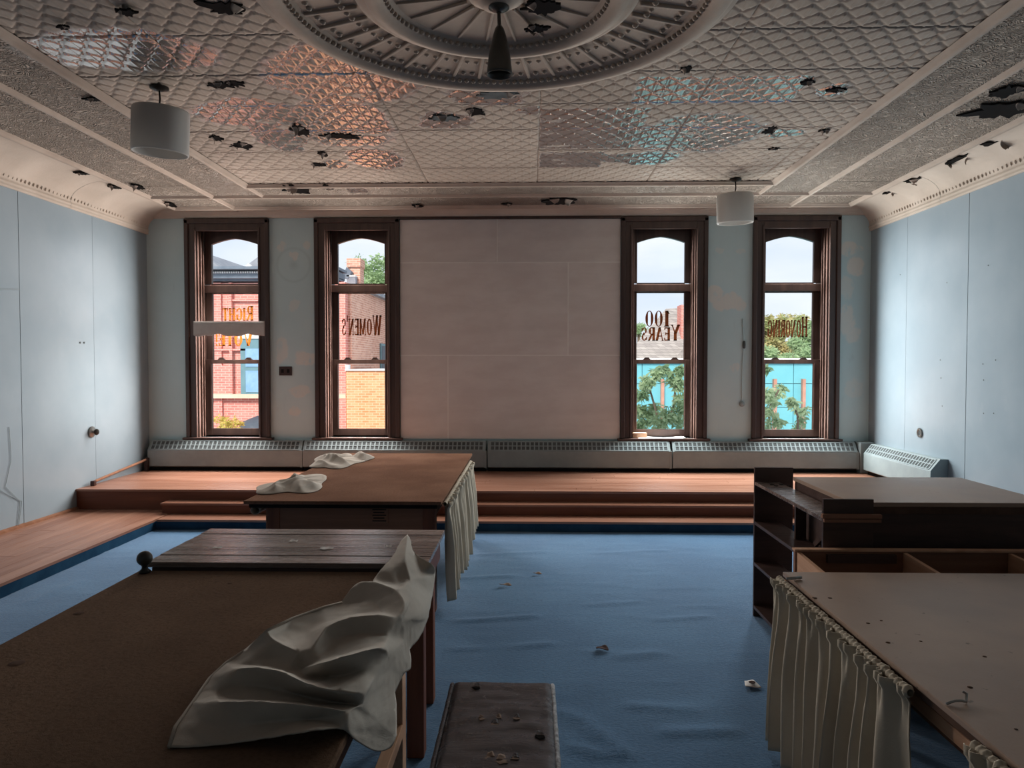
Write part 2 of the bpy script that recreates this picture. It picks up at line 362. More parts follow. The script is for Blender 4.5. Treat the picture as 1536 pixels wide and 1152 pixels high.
M['turquoise'] = pm('turquoise_sheet', lin(104, 178, 190), lin(120, 190, 200), .8, .7, .1)
M['post'] = pm('weathered_post', lin(200, 150, 130), lin(180, 130, 112), 4, .8)
M['ext_white'] = pm('white_cap', lin(236, 236, 236), lin(226, 228, 228), 3, .6)
M['ground'] = pm('street', lin(150, 146, 142), lin(164, 160, 156), .6, .9)
M['ext_dark'] = pm('dark_awning', lin(70, 78, 90), lin(86, 94, 104), 3, .6)
def leafmat(name, c1, c2):
    b = NB(name); n1 = b.noise(b.pos(), 1.6, 3, .6); b.setp(color=b.mix(b.ramp(n1.outputs[0], .35, .65), c1, c2), rough=.6, spec=.3)
    tl = b.n('ShaderNodeBsdfTranslucent'); tl.inputs[0].default_value = c2; mx = b.n('ShaderNodeMixShader'); mx.inputs[0].default_value = .35
    b.L(b.b.outputs[0], mx.inputs[1]); b.L(tl.outputs[0], mx.inputs[2]); b.L(mx.outputs[0], b.o.inputs[0]); return b.m
M['leaf_vine'] = leafmat('vine_leaf', lin(104, 134, 98), lin(176, 196, 156))
M['leaf_green'] = leafmat('green_leaf', lin(134, 164, 120), lin(178, 200, 154))
M['leaf_gold'] = leafmat('gold_green_leaf', lin(146, 164, 112), lin(204, 190, 136))
M['leaf_yellow'] = leafmat('yellow_leaf', lin(196, 180, 90), lin(214, 200, 110))
M['bark'] = pm('bark', lin(96, 82, 68), lin(120, 104, 88), 6, .9)

# ================================================================== room shell
# floor: carpet with ripples
LEDGE_X, LEDGE_Y, STEP_Y, PLAT_Y = -3.6, 6.80, 7.08, 7.25
ZL, ZS, ZP = .10, .205, .31
WR = [(AZ(x0, y0, 0), AZ(x1, y1, 0), h, wd) for x0, y0, x1, y1, h, wd in (
    (690, 932, 800, 925, .012, .03), (690, 868, 770, 864, .01, .03), (840, 1068, 880, 1082, .012, .03), (885, 1092, 935, 1130, .016, .035), (775, 970, 825, 966, .010, .03), (680, 974, 720, 972, .008, .025),
    (930, 985, 990, 980, .01, .04), (990, 930, 1060, 925, .008, .03), (950, 1060, 1040, 1066, .01, .04), (1000, 1100, 1100, 1096, .012, .04), (880, 908, 960, 903, .007, .03), (720, 832, 820, 828, .006, .03), (900, 830, 1000, 826, .006, .03), (40, 905, 120, 872, .008, .03), (860, 1120, 900, 1132, .012, .03))]
def carpet(u, v):
    x = LEDGE_X+(XR-LEDGE_X)*u; y = YB+(LEDGE_Y-YB)*v
    z = .002*noise.noise((x*1.3, y*5, 0)) + .005*max(0, noise.noise((x*2.6+5, y*13, 3))-.12) + .003*max(0, noise.noise((x*5+1, y*19, 7))-.1)
    for a, c, h, wd in WR:
        d = Vector((c.x-a.x, c.y-a.y)); L2 = d.length_squared; t = max(0, min(1, ((x-a.x)*d.x+(y-a.y)*d.y)/L2))
        q = (x-a.x-d.x*t)**2+(y-a.y-d.y*t)**2
        if q < .02: z += h*math.exp(-q/(wd*wd))
    return (x, y, z)
fl = MB().grid(carpet, 190, 330); fo = fl.build('floor', M['carpet'], smooth=True, recalc=False); tag(fo, 'worn blue wrinkled carpet floor', kind='structure')
bf = box('floor_slab', M['dark_wood'], XL-.4, XR+.4, YB-.4, YD+.4, -.4, -.03); tag(bf, 'floor base under carpet', kind='structure')

# side walls with tall sheets
def sidewall(name, x, sgn, seams, label):
    w_ = MB().box(min(x, x+sgn*.3), max(x, x+sgn*.3), YB, YD+.3, -.3, ZC+.3).build(name, M['blue_wall']); tag(w_, label, kind='structure')
    for i in range(len(seams)-1):
        a, c = seams[i]+.0008, seams[i+1]-.0008
        t = .012 if i != 6 else .010
        box('wall_sheet', M['blue_wall'], min(x, x-sgn*t), max(x, x-sgn*t), a, c, .0, 3.22, w_, bevel=.002)
    return w_
wl = sidewall('wall_left', XL, -1, [YB, -.9, .35, 1.57, 2.8, 4.02, 5.25, 6.48, 7.59, YD], 'pale blue painted sheet wall on the left')
wr = sidewall('wall_right', XR, 1, [YB, -.6, .65, 1.87, 3.1, 4.3, 5.55, 6.77, 7.85, YD], 'pale blue painted sheet wall on the right')
wb = box('wall_back', M['blue_wall'], XL-.3, XR+.3, YB-.3, YB, -.3, ZC+.3); tag(wb, 'blue wall behind the viewer', kind='structure')
# crack lines on the left wall
for pts in ([(14, 640), (17, 690), (8, 730), (30, 752), (26, 790)], [(0, 735), (18, 745), (33, 752), (28, 790)], [(0, 434), (30, 434)]):
    P = [AX(x, y, XL+.016) for x, y in pts]; MB().tube(P, .0022, 4).build('crack', M['heater'], wl)

# far wall with four openings
GH, OH = .29, .385            # half glass width, half opening width
ZW0, ZW1 = .70, 3.30
far = empty('wall_far', (0, YD, 0), label='grey blue plaster wall with four tall windows', kind='structure')
xs = [XL-.3]
for wx, _ in WINS: xs += [wx-OH, wx+OH]
xs.append(XR+.3)
for i in range(0, len(xs), 2): box('wall_pier', M['far_wall'], xs[i], xs[i+1], YD, YD+.36, -.3, ZC+.3, far)
for wx, _ in WINS:
    box('wall_below', M['far_wall'], wx-OH, wx+OH, YD, YD+.36, -.3, ZW0, far); box('wall_above', M['far_wall'], wx-OH, wx+OH, YD, YD+.36, ZW1, ZC+.3, far)

# ------------------------------------------------------------------ platform, steps, ledge
plat = empty('platform', (0, PLAT_Y, 0), label='raised orange plank platform below the windows', kind='structure')
box('platform_base', M['dark_wood'], XL, XR, PLAT_Y+.012, YD, -.02, ZP-.022, plat)
yy = PLAT_Y-.015; k = 0; random.seed(3)
while yy < YD-.01:
    y2 = min(yy+.096, YD); cuts = sorted([XL, XR]+[XL+random.uniform(.8, 8) for _ in range(2)])
    for i in range(3):
        if cuts[i+1]-cuts[i] > .02: box('plank', M['plank_x'], cuts[i]+.001, cuts[i+1]-.001, yy, y2-.002, ZP-.022, ZP, plat, bevel=.0015)
    yy = y2
box('riser', M['riser'], XL, XR, PLAT_Y, PLAT_Y+.012, ZL, ZP-.022, plat)
st = empty('step', (0, STEP_Y, 0), label='narrow wooden step in front of the platform', kind='structure')
box('tread', M['plank_x'], -3.69, XR, STEP_Y-.02, PLAT_Y-.002, ZS-.022, ZS, st, bevel=.004)
box('riser', M['riser'], -3.68, XR, STEP_Y, STEP_Y+.012, ZL, ZS-.022, st)
lg = empty('ledge', (LEDGE_X, LEDGE_Y, 0), label='low plank ledge along the left wall and below the step', kind='structure')
box('ledge_base', M['dark_wood'], XL, LEDGE_X-.015, YB, PLAT_Y, -.02, ZL-.022, lg)
box('ledge_base', M['dark_wood'], LEDGE_X-.015, XR, LEDGE_Y+.014, PLAT_Y, -.02, ZL-.022, lg)
xx = XL
i = 0
while xx < LEDGE_X-.02:
    x2 = min(xx+.1338, LEDGE_X+.012); cuts = [YB, random.uniform(3, 4.5), random.uniform(5.2, 6.4), PLAT_Y]
    for j in range(3): box('plank', M['plank_y'], xx, x2-.002, cuts[j]+.001, cuts[j+1]-.001, ZL-.022, ZL, lg, bevel=.0015)
    xx = x2
for y0, y1 in ((LEDGE_Y-.012, LEDGE_Y+.12), (LEDGE_Y+.122, LEDGE_Y+.27)):
    box('plank', M['plank_x'], LEDGE_X+.014, XR, y0, y1, ZL-.022, ZL, lg, bevel=.003)
box('carpet_riser', M['riser_carpet'], LEDGE_X-.012, LEDGE_X, YB, LEDGE_Y, 0, ZL-.022, lg)
box('carpet_riser', M['riser_carpet'], LEDGE_X, XR, LEDGE_Y, LEDGE_Y+.012, 0, ZL-.022, lg)
bb = MB().prism([(XL+.01, ZL), (XL+.035, ZL), (XL+.03, ZL+.018), (XL+.01, ZL+.03)], 'y', YB, PLAT_Y).build('baseboard_left', M['apron']); tag(bb, 'thin quarter-round strip along the left wall', kind='structure')

# ------------------------------------------------------------------ windows
def seg_arch(wx, hw, z0, zs, zt, y0, y1, n=10):
    return [(wx-hw, z0)] and [(wx-hw+2*hw*i/n, zs+(zt-zs)*(1-abs(2*i/n-1)**1.5)) for i in range(n+1)]
def make_window(k, wx):
    t = empty('window_%d' % (k+1), (wx, YD, ZW0), label=['tall dark framed window crossed by a white strip', 'tall dark framed window beside the left edge of the white boards', 'tall dark framed window beside the right edge of the white boards', 'tall dark framed window nearest the right wall'][k], kind='structure')
    c, s = M['casing'], M['sash']; yg = 8.90
    # casing boards with a raised outer band
    for sg in (-1, 1):
        a, e = wx+sg*OH, wx+sg*.505
        box('casing', c, min(a, e), max(a, e), YD-.028, YD, .70, 3.32, t, bevel=.004)
        a2, e2 = wx+sg*.465, wx+sg*.515
        box('back_band', c, min(a2, e2), max(a2, e2), YD-.05, YD-.0, .70, 3.335, t, bevel=.008)
        box('inner_bead', c, min(wx+sg*OH, wx+sg*(OH+.02)), max(wx+sg*OH, wx+sg*(OH+.02)), YD-.04, YD-.026, .70, 3.24, t, bevel=.004)
        # jamb lining and parting strips
        j0, j1 = wx+sg*OH, wx+sg*(OH-.016)
        box('jamb', M['light_wood'] if (k < 2) == (sg < 0) and False else s, min(j0, j1), max(j0, j1), YD, YD+.34, .70, 3.30, t)
        for yo in (YD+.045, YD+.11):
            q0, q1 = wx+sg*(OH-.016), wx+sg*(OH-.036)
            box('stop', s, min(q0, q1), max(q0, q1), yo, yo+.02, .70, 3.29, t, bevel=.003)
    box('head_casing', c, wx-OH, wx+OH, YD-.028, YD, 3.20, 3.32, t, bevel=.004)
    box('head_band', c, wx-.515, wx+.515, YD-.05, YD, 3.285, 3.345, t, bevel=.008)
    box('head_jamb', s, wx-OH, wx+OH, YD, YD+.34, 3.27, 3.30, t)
    box('window_sill', c, wx-.55, wx+.55, YD-.075, YD+.02, .672, .70, t, bevel=.006)
    box('sill_board', c, wx-OH, wx+OH, YD+.02, YD+.36, .672, .70, t)
    box('sill_apron', c, wx-.52, wx+.52, YD-.03, YD, .63, .672, t, bevel=.004)
    H2 = OH-.018
    # transom light with an arched head
    fr_ = empty('transom_sash', (0, 0, 0)); fr_.parent = t; fr_.location = (0, 0, 0); base = Vector((wx, YD, ZW0))
    def sub(mb, nm, mt, **k2): return mb.build(nm, mt, fr_, **k2)
    for sg in (-1, 1):
        a, e = wx+sg*GH, wx+sg*H2
        sub(MB().box(min(a, e), max(a, e), yg-.02, yg+.03, 2.58, 3.26), 'stile', s, bevel=.003)
    arch = seg_arch(wx, GH, 0, 3.075, 3.145, 0, 0)
    sub(MB().prism([(wx-GH, 3.262), *arch, (wx+GH, 3.262)], 'y', yg-.02, yg+.03), 'arched_rail', s)
    sub(MB().box(wx-GH, wx+GH, yg-.02, yg+.03, 2.56, 2.585), 'rail', s)
    g = MB().box(wx-GH, wx+GH, yg+.002, yg+.006, 2.58, 3.15); sub(g, 'pane', M['glass'])
    box('transom_bar', s, wx-H2, wx+H2, yg-.06, yg+.06, 2.475, 2.565, t, bevel=.006)
    # upper and lower sash
    def sash(nm, z0, z1, y, rb, rt):
        q = empty(nm, (0, 0, 0)); q.parent = t; q.location = (0, 0, 0)
        for sg in (-1, 1):
            a, e = wx+sg*GH, wx+sg*H2; MB().box(min(a, e), max(a, e), y-.02, y+.02, z0, z1).build('stile', s, q, bevel=.003)
            a, e = wx+sg*(GH+.004), wx+sg*(GH+.016)
            MB().box(min(a, e), max(a, e), y-.026, y-.019, z0+rb, z1-rt).build('bead', s, q, bevel=.002)
        MB().box(wx-GH, wx+GH, y-.02, y+.02, z0, z0+rb).build('rail', s, q, bevel=.003); MB().box(wx-GH, wx+GH, y-.02, y+.02, z1-rt, z1).build('rail', s, q, bevel=.003)
        MB().box(wx-GH, wx+GH, y+.002, y+.006, z0+rb, z1-rt).build('pane', M['glass'], q); return q
    sash('upper_sash', 1.60, 2.475, yg+.02, .04, .012)
    lo = sash('lower_sash', .705, 1.645, yg-.025, .085, .05)
    for dx in (-.17, .17):
        MB().prism([(-.045+dx+wx, 1.645), (-.02+dx+wx, 1.672), (.02+dx+wx, 1.672), (.045+dx+wx, 1.645)], 'y', yg-.045, yg-.015).build('sash_lock', c, lo)
    return t
wins = [make_window(k, wx) for k, (wx, _) in enumerate(WINS)]

# ------------------------------------------------------------------ lettering: serif capitals cut as shapes, read from outside
def glyph(ch):
    """polygons in a box of height 1; returns (width, [quads])"""
    T, t, sf = .25, .10, .07; q = []
    def st(x0, y0, x1, y1, wd): q.append([(x0-wd/2, y0), (x0+wd/2, y0), (x1+wd/2, y1), (x1-wd/2, y1)])
    def hb(x0, x1, y, h): q.append([(x0, y-h/2), (x1, y-h/2), (x1, y+h/2), (x0, y+h/2)])
    def ser(x, y, wd): hb(x-wd, x+wd, y+(sf/2 if y < .5 else -sf/2), sf)
    def arc(cx, cy, rx, ry, a0, a1, thick=T, thin=t, n=20):
        for i in range(n):
            A, B = a0+(a1-a0)*i/n, a0+(a1-a0)*(i+1)/n; pts = []
            for a in (A, B):
                w_ = thin+(thick-thin)*abs(math.cos(a)); pts.append(((cx+rx*math.cos(a), cy+ry*math.sin(a)), (cx+(rx-w_)*math.cos(a), cy+(ry-thin)*math.sin(a))))
            q.append([pts[0][0], pts[1][0], pts[1][1], pts[0][1]])
    if ch == 'I': st(.15, 0, .15, 1, T); ser(.15, 0, .15); ser(.15, 1, .15); return .30, q
    if ch == '1': st(.2, 0, .2, 1, T); ser(.2, 0, .2); st(.03, .80, .2, .97, t*1.4); return .42, q
    if ch == '0': arc(.31, .5, .31, .5, 0, 2*PI, .2, .05, 32); return .62, q
    if ch == 'O': arc(.38, .5, .38, .5, 0, 2*PI, T, t, 32); return .76, q
    if ch == 'H':
        for x in (.15, .65): st(x, 0, x, 1, T*.9); ser(x, 0, .15); ser(x, 1, .15)
        hb(.15, .65, .5, .09); return .80, q
    if ch == 'T':
        st(.34, 0, .34, 1, T); ser(.34, 0, .15); hb(0, .68, .955, .09); st(.035, .78, .035, .95, t); st(.645, .78, .645, .95, t); return .68, q
    if ch == 'E':
        st(.15, 0, .15, 1, T); hb(.02, .58, .955, .09); hb(.02, .60, .045, .09); hb(.15, .48, .52, .08); st(.555, .8, .555, .95, t); st(.575, .05, .575, .22, t); st(.46, .42, .46, .62, t); return .62, q
    if ch == 'R':
        st(.15, 0, .15, 1, T); ser(.15, 0, .15); hb(.02, .4, .96, .08); hb(.15, .42, .49, .07); arc(.40, .725, .25, .275, -PI/2, PI/2, T*.9, .08); st(.34, .48, .64, 0, T*.85); ser(.64, 0, .1); return .74, q
    if ch == 'G':
        arc(.38, .5, .38, .5, .22*PI, 1.75*PI, T, t, 26); st(.64, .06, .64, .44, T*.9); hb(.46, .78, .44, .07); st(.66, .68, .66, .9, t); return .78, q
    if ch == 'V': st(.08, 1, .38, 0, T); st(.68, 1, .40, 0, t); ser(.08, 1, .13); ser(.68, 1, .11); return .76, q
    if ch == 'A': st(.34, 1, .06, 0, t); st(.36, 1, .66, 0, T); hb(.16, .55, .34, .07); ser(.06, 0, .1); ser(.66, 0, .13); return .74, q
    if ch == 'W':
        st(.08, 1, .32, 0, T); st(.52, 1, .33, 0, t); st(.50, 1, .74, 0, T); st(.96, 1, .75, 0, t); ser(.08, 1, .12); ser(.5, 1, .11); ser(.96, 1, .1); return 1.04, q
    if ch == 'M':
        st(.11, 0, .13, 1, t); st(.15, 1, .46, .05, T); st(.78, 1, .48, .05, t); st(.81, 0, .79, 1, T); ser(.11, 0, .1); ser(.81, 0, .14); hb(.02, .18, .97, sf); return .94, q
    if ch == 'N': st(.12, 0, .12, 1, t); st(.14, 1, .62, 0, T); st(.66, 0, .66, 1, t); ser(.12, 0, .11); ser(.66, 1, .11); hb(.02, .16, .97, sf); return .76, q
    if ch == 'Y': st(.07, 1, .34, .45, T); st(.64, 1, .37, .45, t); st(.355, 0, .355, .5, T); ser(.355, 0, .14); ser(.07, 1, .12); ser(.64, 1, .1); return .71, q
    if ch == 'S':
        arc(.28, .74, .25, .26, .12*PI, 1.28*PI, T*.7, .08); arc(.28, .26, .27, .26, -.88*PI, .42*PI, T*.7, .08); st(.30, .60, .36, .42, .22); st(.50, .74, .50, .93, t); st(.05, .06, .05, .27, t); return .58, q
    if ch == "'": st(.07, .68, .09, 1, .12); return .18, q
    if ch == '!': st(.1, .3, .1, 1, .14); hb(.03, .17, .07, .14); return .24, q
    return .3, q
def word(win, text, px0, px1, ybase, ycap, ysm, mat, y=8.918):
    X0, X1 = AY(px0, ybase, y).x, AY(px1, ybase, y).x; zb = AY((px0+px1)/2, ybase, y).z
    hc = AY(px0, ycap, y).z-zb; hs = AY(px0, ysm, y).z-zb
    adv = []; x = 0
    for i, ch in enumerate(text):
        h = hc if (i == 0 or ch in "10'") else hs; wd, q = glyph(ch); adv.append((x, h, q)); x += wd*h+.10*hs
    tot = x-.10*hs; sx = (X1-X0)/tot
    for x0, h, q in adv:
        m = MB()
        for pl in q: m.prism([(X1-(x0+p[0]*h)*sx, zb+p[1]*h) for p in pl], 'y', y-.0035, y)
        m.build('letter', mat, win)
word(wins[0], 'RIGHT', 334, 380, 481, 459, 462, M['letter_amber'])
word(wins[0], 'VOTE!', 323, 379, 519, 496, 499, M['letter_amber'])
word(wins[1], "WOMEN'S", 513, 572, 503, 473, 478, M['letter_brown'])
word(wins[2], '100', 968, 1004, 490, 466, 466, M['letter_brown'])
word(wins[2], 'YEARS', 962, 1019, 511, 487, 491, M['letter_brown'])
word(wins[3], 'HONORING', 1151, 1211, 506, 475, 480, M['letter_brown'])

# ------------------------------------------------------------------ white boards covering the middle of the wall
pb = empty('wall_board', (-.23, YD, .68), label='large white wallboard panel filling the wall between the middle windows', cat='panel')
def bz(py): return AY(767, py, YD).z
def bx(px): return AY(px, 500, YD).x
BX0, BX1 = -1.565, 1.08; zA, zB, zC, zD = 3.325, bz(394), bz(533), .685
for x0, x1, z0, z1, d in ((BX0, bx(746), zB, zA, .012), (bx(746), BX1, zB, zA, .0135), (BX0, bx(852), zC, zB, .0145), (bx(852), BX1, zC, zB, .012), (BX0, bx(672), zD, zC, .012), (bx(672), BX1, zD, zC, .014)):
    box('board', M['white_board'], x0+.0015, x1-.0015, YD-d, YD, z0+.0015, z1-.0015, pb, bevel=.0015)
for a, c, e, f in ((BX0, BX1, zB-.006, zB+.006), (BX0, BX1, zC-.006, zC+.006), (bx(746)-.006, bx(746)+.006, zB, zA), (bx(852)-.006, bx(852)+.006, zC, zB), (bx(672)-.006, bx(672)+.006, zD, zC)):
    box('seam_tape', M['seam'], a, c, YD-.016, YD-.01, e, f, pb)
hb_ = box('trim_1', M['casing'], -1.57, 1.085, YD-.04, YD, 3.327, 3.355); tag(hb_, 'dark strip along the top of the white boards', kind='structure')

# ------------------------------------------------------------------ baseboard heaters
def heater_sec(label, x0, x1, axis='x', wall=YD, group=None, cap=False):
    dpt = .16; z0, z1 = .355, .665
    prof = [(0, z0), (dpt-.02, z0), (dpt, z0+.01), (dpt, .555), (.075, z1), (0, z1)]
    if axis == 'x':
        t = empty('baseboard_heater', ((x0+x1)/2, wall-dpt/2, ZP), label=label, cat='heater', group=group)
        body = MB().prism([(wall-a, z) for a, z in prof], 'x', x0, x1).build('body', M['heater'], t, bevel=.004)
        P = lambda s, u, off=0: (s, wall-(dpt+(.075-dpt)*u)-off*.79, .555+(z1-.555)*u+off*.61)
    else:
        t = empty('baseboard_heater', (wall-dpt/2, (x0+x1)/2, ZP), label=label, cat='heater', group=group)
        body = MB().prism([(wall-a, z) for a, z in prof], 'y', x0, x1).build('body', M['heater'], t, bevel=.004)
        P = lambda s, u, off=0: (wall-(dpt+(.075-dpt)*u)-off*.79, s, .555+(z1-.555)*u+off*.61)
    # dark sheet stands for the shade inside the slots, frame of bars in front
    a, c = x0+.03, x1-.03
    MB().add([P(a, .12, .0015), P(c, .12, .0015), P(c, .92, .0015), P(a, .92, .0015)], [(0, 1, 2, 3)]).build('slot_shade', M['heater_dark'], t, solid=.001)
    m = MB(); n = int((c-a)/.052)
    up = (0, -.79, .61) if axis == 'x' else (-.79, 0, .61)
    for i in range(n+1):
        s_ = a+(c-a)*i/n; m.bar(P(s_, .10, .003), P(s_, .94, .003), .015, .005, up)
    for u in (.10, .52, .94): m.bar(P(a, u, .003), P(c, u, .003), .010, .006, up)
    g = m.build('grille', M['heater'], t); g['kind'] = 'stuff'
    if axis == 'x': box('toe_kick', M['black'], x0, x1, wall-.11, wall, ZP, z0, t); box('end_strip', M['heater'], x1-.012, x1+.012, wall-dpt-.004, wall-.02, z0, .56, t)  # black box paints the shade of the gap under the cover
    else:
        box('toe_kick', M['black'], wall-.11, wall, max(x0, PLAT_Y), x1, ZP, z0, t)
        MB().prism([(wall-a_, z) for a_, z in [(0, z0), (dpt+.006, z0), (dpt+.006, .56), (.075, z1+.008), (0, z1+.008)]], 'y', x0-.03, x0).build('end_cap', M['heater'], t)
    return t
hx = [-4.60, -2.734, -.514, 1.677, 3.87]
heater_sec('grey heater cover section under the leftmost window, at the left corner', hx[0], hx[1]-.004)
heater_sec('grey heater cover section behind the far brown table', hx[1]+.012, hx[2]-.014)
heater_sec('grey heater cover section under the right part of the white boards', hx[2]+.012, hx[3]-.014)
heater_sec('grey heater cover section under the two right windows', hx[3]+.012, hx[4]-.02)
heater_sec('grey heater cover with white grille on the right wall', 7.06, 8.44, 'y', XR-.014)
cc = MB().box(3.868, XR-.014, 8.50, YD, ZP, .672).build('heater_corner', M['heater'], None, bevel=.008); tag(cc, 'grey corner box joining the two heater covers', 'heater')

# ================================================================== ceiling
ceil = box('ceiling', M['tin_plain'], XL-.3, XR+.3, YB-.3, YD+.36, ZC+.012, ZC+.3); tag(ceil, 'pressed tin ceiling with flaking cream paint', kind='structure')
UX, UY = .13875, .185; PWX, PWY = UX*8, UY*3
def emboss(x, y):
    u, v = x/UX, y/UY
    best = 9
    for oi, oj in ((0, 0), (.5, .5)):
        du = abs((u-oi+.5) % 1-.5); dv = abs((v-oj+.5) % 1-.5)
        best = min(best, du*1.0+dv*(1.0+.25*math.cos(du*2*PI)))
    s_ = max(0, min(1, (.50-best)/.07)); h = .009*s_*s_*(3-2*s_)
    du = abs((u+.5) % 1-.5); dv = abs((v+.5) % 1-.5)
    h += .004*max(0, 1-abs((u+.25) % .5-.25)*UX/.005)
    d2 = math.hypot(((u) % 1-.5)*UX, ((v+.0) % 1)*UY-.0)
    return h
def panel_fn(u, v):
    x, y = u*PWX, v*PWY; e = min(u*PWX, (1-u)*PWX, v*PWY, (1-v)*PWY)
    h = emboss(x, y)*min(1, e/.006) - (.002 if e < .003 else 0)
    return (x-PWX/2, y-PWY/2, -h)
pmb = MB().grid(panel_fn, 112, 54)
me = bpy.data.meshes.new('tin_panel'); me.from_pydata(pmb.v, [], [tuple(reversed(f)) for f in pmb.f]); me.materials.append(M['tin'])
me.polygons.foreach_set('use_smooth', [True]*len(me.polygons))
cw = wloc(ceil); random.seed(11)
for i in range(6):
    for j in range(13):
        o = bpy.data.objects.new('tin_panel', me); COL.objects.link(o); o.parent = ceil
        o.location = Vector((.07+PWX*(i-3)+PWX/2, 7.385-PWY*(j+.5), ZC+random.uniform(-.002, .002)))-cw
        o.rotation_euler = (random.uniform(-.003, .003), random.uniform(-.002, .002), 0)
# borders: two bands of fine patterned filler with mouldings
FX0, FX1, FY = -2.94, 2.48, 7.42
B2X0, B2X1, B2Y = -3.50, 3.02, 7.90
B3X0, B3X1, B3Y = -4.20, 3.70, 8.46
for y0, y1, k_ in ((.0, 2.4, 0), (2.4, 4.8, 1), (4.8, 7.42, 2)):
    box('border_panel', M['tin_fine'], B2X0, FX0, y0, y1, ZC-.016, ZC+.02, ceil); box('border_panel', M['tin_fine'], B3X0, B2X0, y0, y1, ZC-.014, ZC+.02, ceil)
    box('border_panel', M['tin_fine'], FX1, B2X1, y0, y1, ZC-.016, ZC+.02, ceil); box('border_panel', M['tin_fine'], B2X1, B3X1, y0, y1, ZC-.014, ZC+.02, ceil)
for x0, x1 in ((B3X0, B2X0), (B2X0, FX0), (FX0, -1.1), (-1.1, .7), (.7, FX1), (FX1, B2X1), (B2X1, B3X1)):
    box('border_panel', M['tin_fine'], x0, x1, FY, B2Y, ZC-.016, ZC+.02, ceil); box('border_panel', M['tin_fine'], x0, x1, B2Y, B3Y, ZC-.014, ZC+.02, ceil)
def mould(pts, r, nm='moulding'):
    for (a, c) in zip(pts[:-1], pts[1:]):
        a, c = Vector(a), Vector(c); d = (c-a).normalized(); n = Vector((-d.y, d.x, 0))
        prof = [(-1.6, 0), (-1.35, -.35), (-1.0, -.35), (-.75, -.8), (-.3, -1.05), (.3, -1.05), (.75, -.8), (1.0, -.35), (1.35, -.35), (1.6, 0)]
        L = (c-a).length; ns = max(1, int(L/.9)); vs = []
        for i in range(ns+1):
            p = a+(c-a)*(i/ns)
            for u_, w_ in prof: vs.append(p+n*u_*r+Vector((0, 0, w_*r+(.0015*random.uniform(-1, 1) if 0 < i < ns else 0))))
        k_ = len(prof); MB().add(vs, [(i*k_+j, i*k_+j+1, (i+1)*k_+j+1, (i+1)*k_+j) for i in range(ns) for j in range(k_-1)]).build(nm, M['tin_plain'], ceil, smooth=True)
zz = ZC-.013
mould([(FX0, 0, zz), (FX0, FY, zz), (FX1, FY, zz), (FX1, 0, zz)], .032)
mould([(B2X0, 0, zz), (B2X0, YD-.1, zz)], .026); mould([(B2X1, YD-.1, zz), (B2X1, 0, zz)], .026)
mould([(B3X0, B2Y, zz), (B3X1, B2Y, zz)], .026)
mould([(B3X0, 0, zz), (B3X0, B3Y, zz), (B3X1, B3Y, zz), (B3X1, 0, zz)], .03)
mould([(FX0, FY, zz), (FX0-.0, B2Y, zz)], .02); mould([(FX1, B2Y, zz), (FX1, FY, zz)], .02)
# coves
def cove_prof(wd, zb, zt, n=12):
    """(distance from wall, z)"""
    p = [(0, zb), (.022, zb), (.028, zb+.018), (.018, zb+.028), (.03, zb+.036), (.034, zb+.052), (.02, zb+.062)]
    for i in range(n+1):
        t = i/n*PI/2; p.append((.022+(wd-.022)*(1-math.cos(t)), zb+.064+(zt-zb-.064)*math.sin(t)))
    return p
def cove_side(nm, x, sg, wd, label):
    pr = cove_prof(wd, 3.165, ZC-.004); y = YB; t = empty(nm, (x, 3, 3.165), label=label, kind='structure')
    L = [YB, .2, 2.6, 5.0, 7.2, YD]
    for a, c in zip(L[:-1], L[1:]):
        n = int((c-a)/.05); vs = []
        for i in range(n+1):
            yy = a+.002+(c-a-.004)*i/n
            for j, (d, z) in enumerate(pr):
                rib = .007*max(0, math.sin(yy*2*PI/.62)) if 8 <= j <= 15 else 0
                e = rib+.004*noise.noise((yy*2, z*9, x))
                vs.append((x+sg*(d+e*.7), yy, z-e*.7))
        k_ = len(pr); MB().add(vs, [(i*k_+j, i*k_+j+1, (i+1)*k_+j+1, (i+1)*k_+j) for i in range(n) for j in range(k_-1)]).build('cove_length', M['cove'], t, smooth=True)
    m = MB(); yy = 0.0
    bead = [(0, -.5), (.35, -.35), (.5, 0), (.35, .35), (0, .5)]
    while yy < YD:
        m.lathe([(r*.026, h*.04) for r, h in bead], (x+sg*.026, yy, 3.265), 6); yy += .055
    g = m.build('bead_row', M['cove'], t, smooth=True); g['kind'] = 'stuff'
cove_side('trim_2', XL+.012, 1, .46, 'cream coved cornice along the left wall'); cove_side('trim_3', XR-.012, -1, .36, 'cream coved cornice along the right wall')
pr = [(YD, 3.352), (YD-.03, 3.352), (YD-.04, 3.362), (YD-.05, 3.38), (YD-.09, 3.41), (YD-.15, 3.432), (YD-.22, ZC-.01), (YD-.22, ZC+.012), (YD, ZC+.012)]
tf = MB().prism(pr, 'x', XL, XR).build('trim_4', M['cove']); tag(tf, 'cream cornice above the windows', kind='structure')

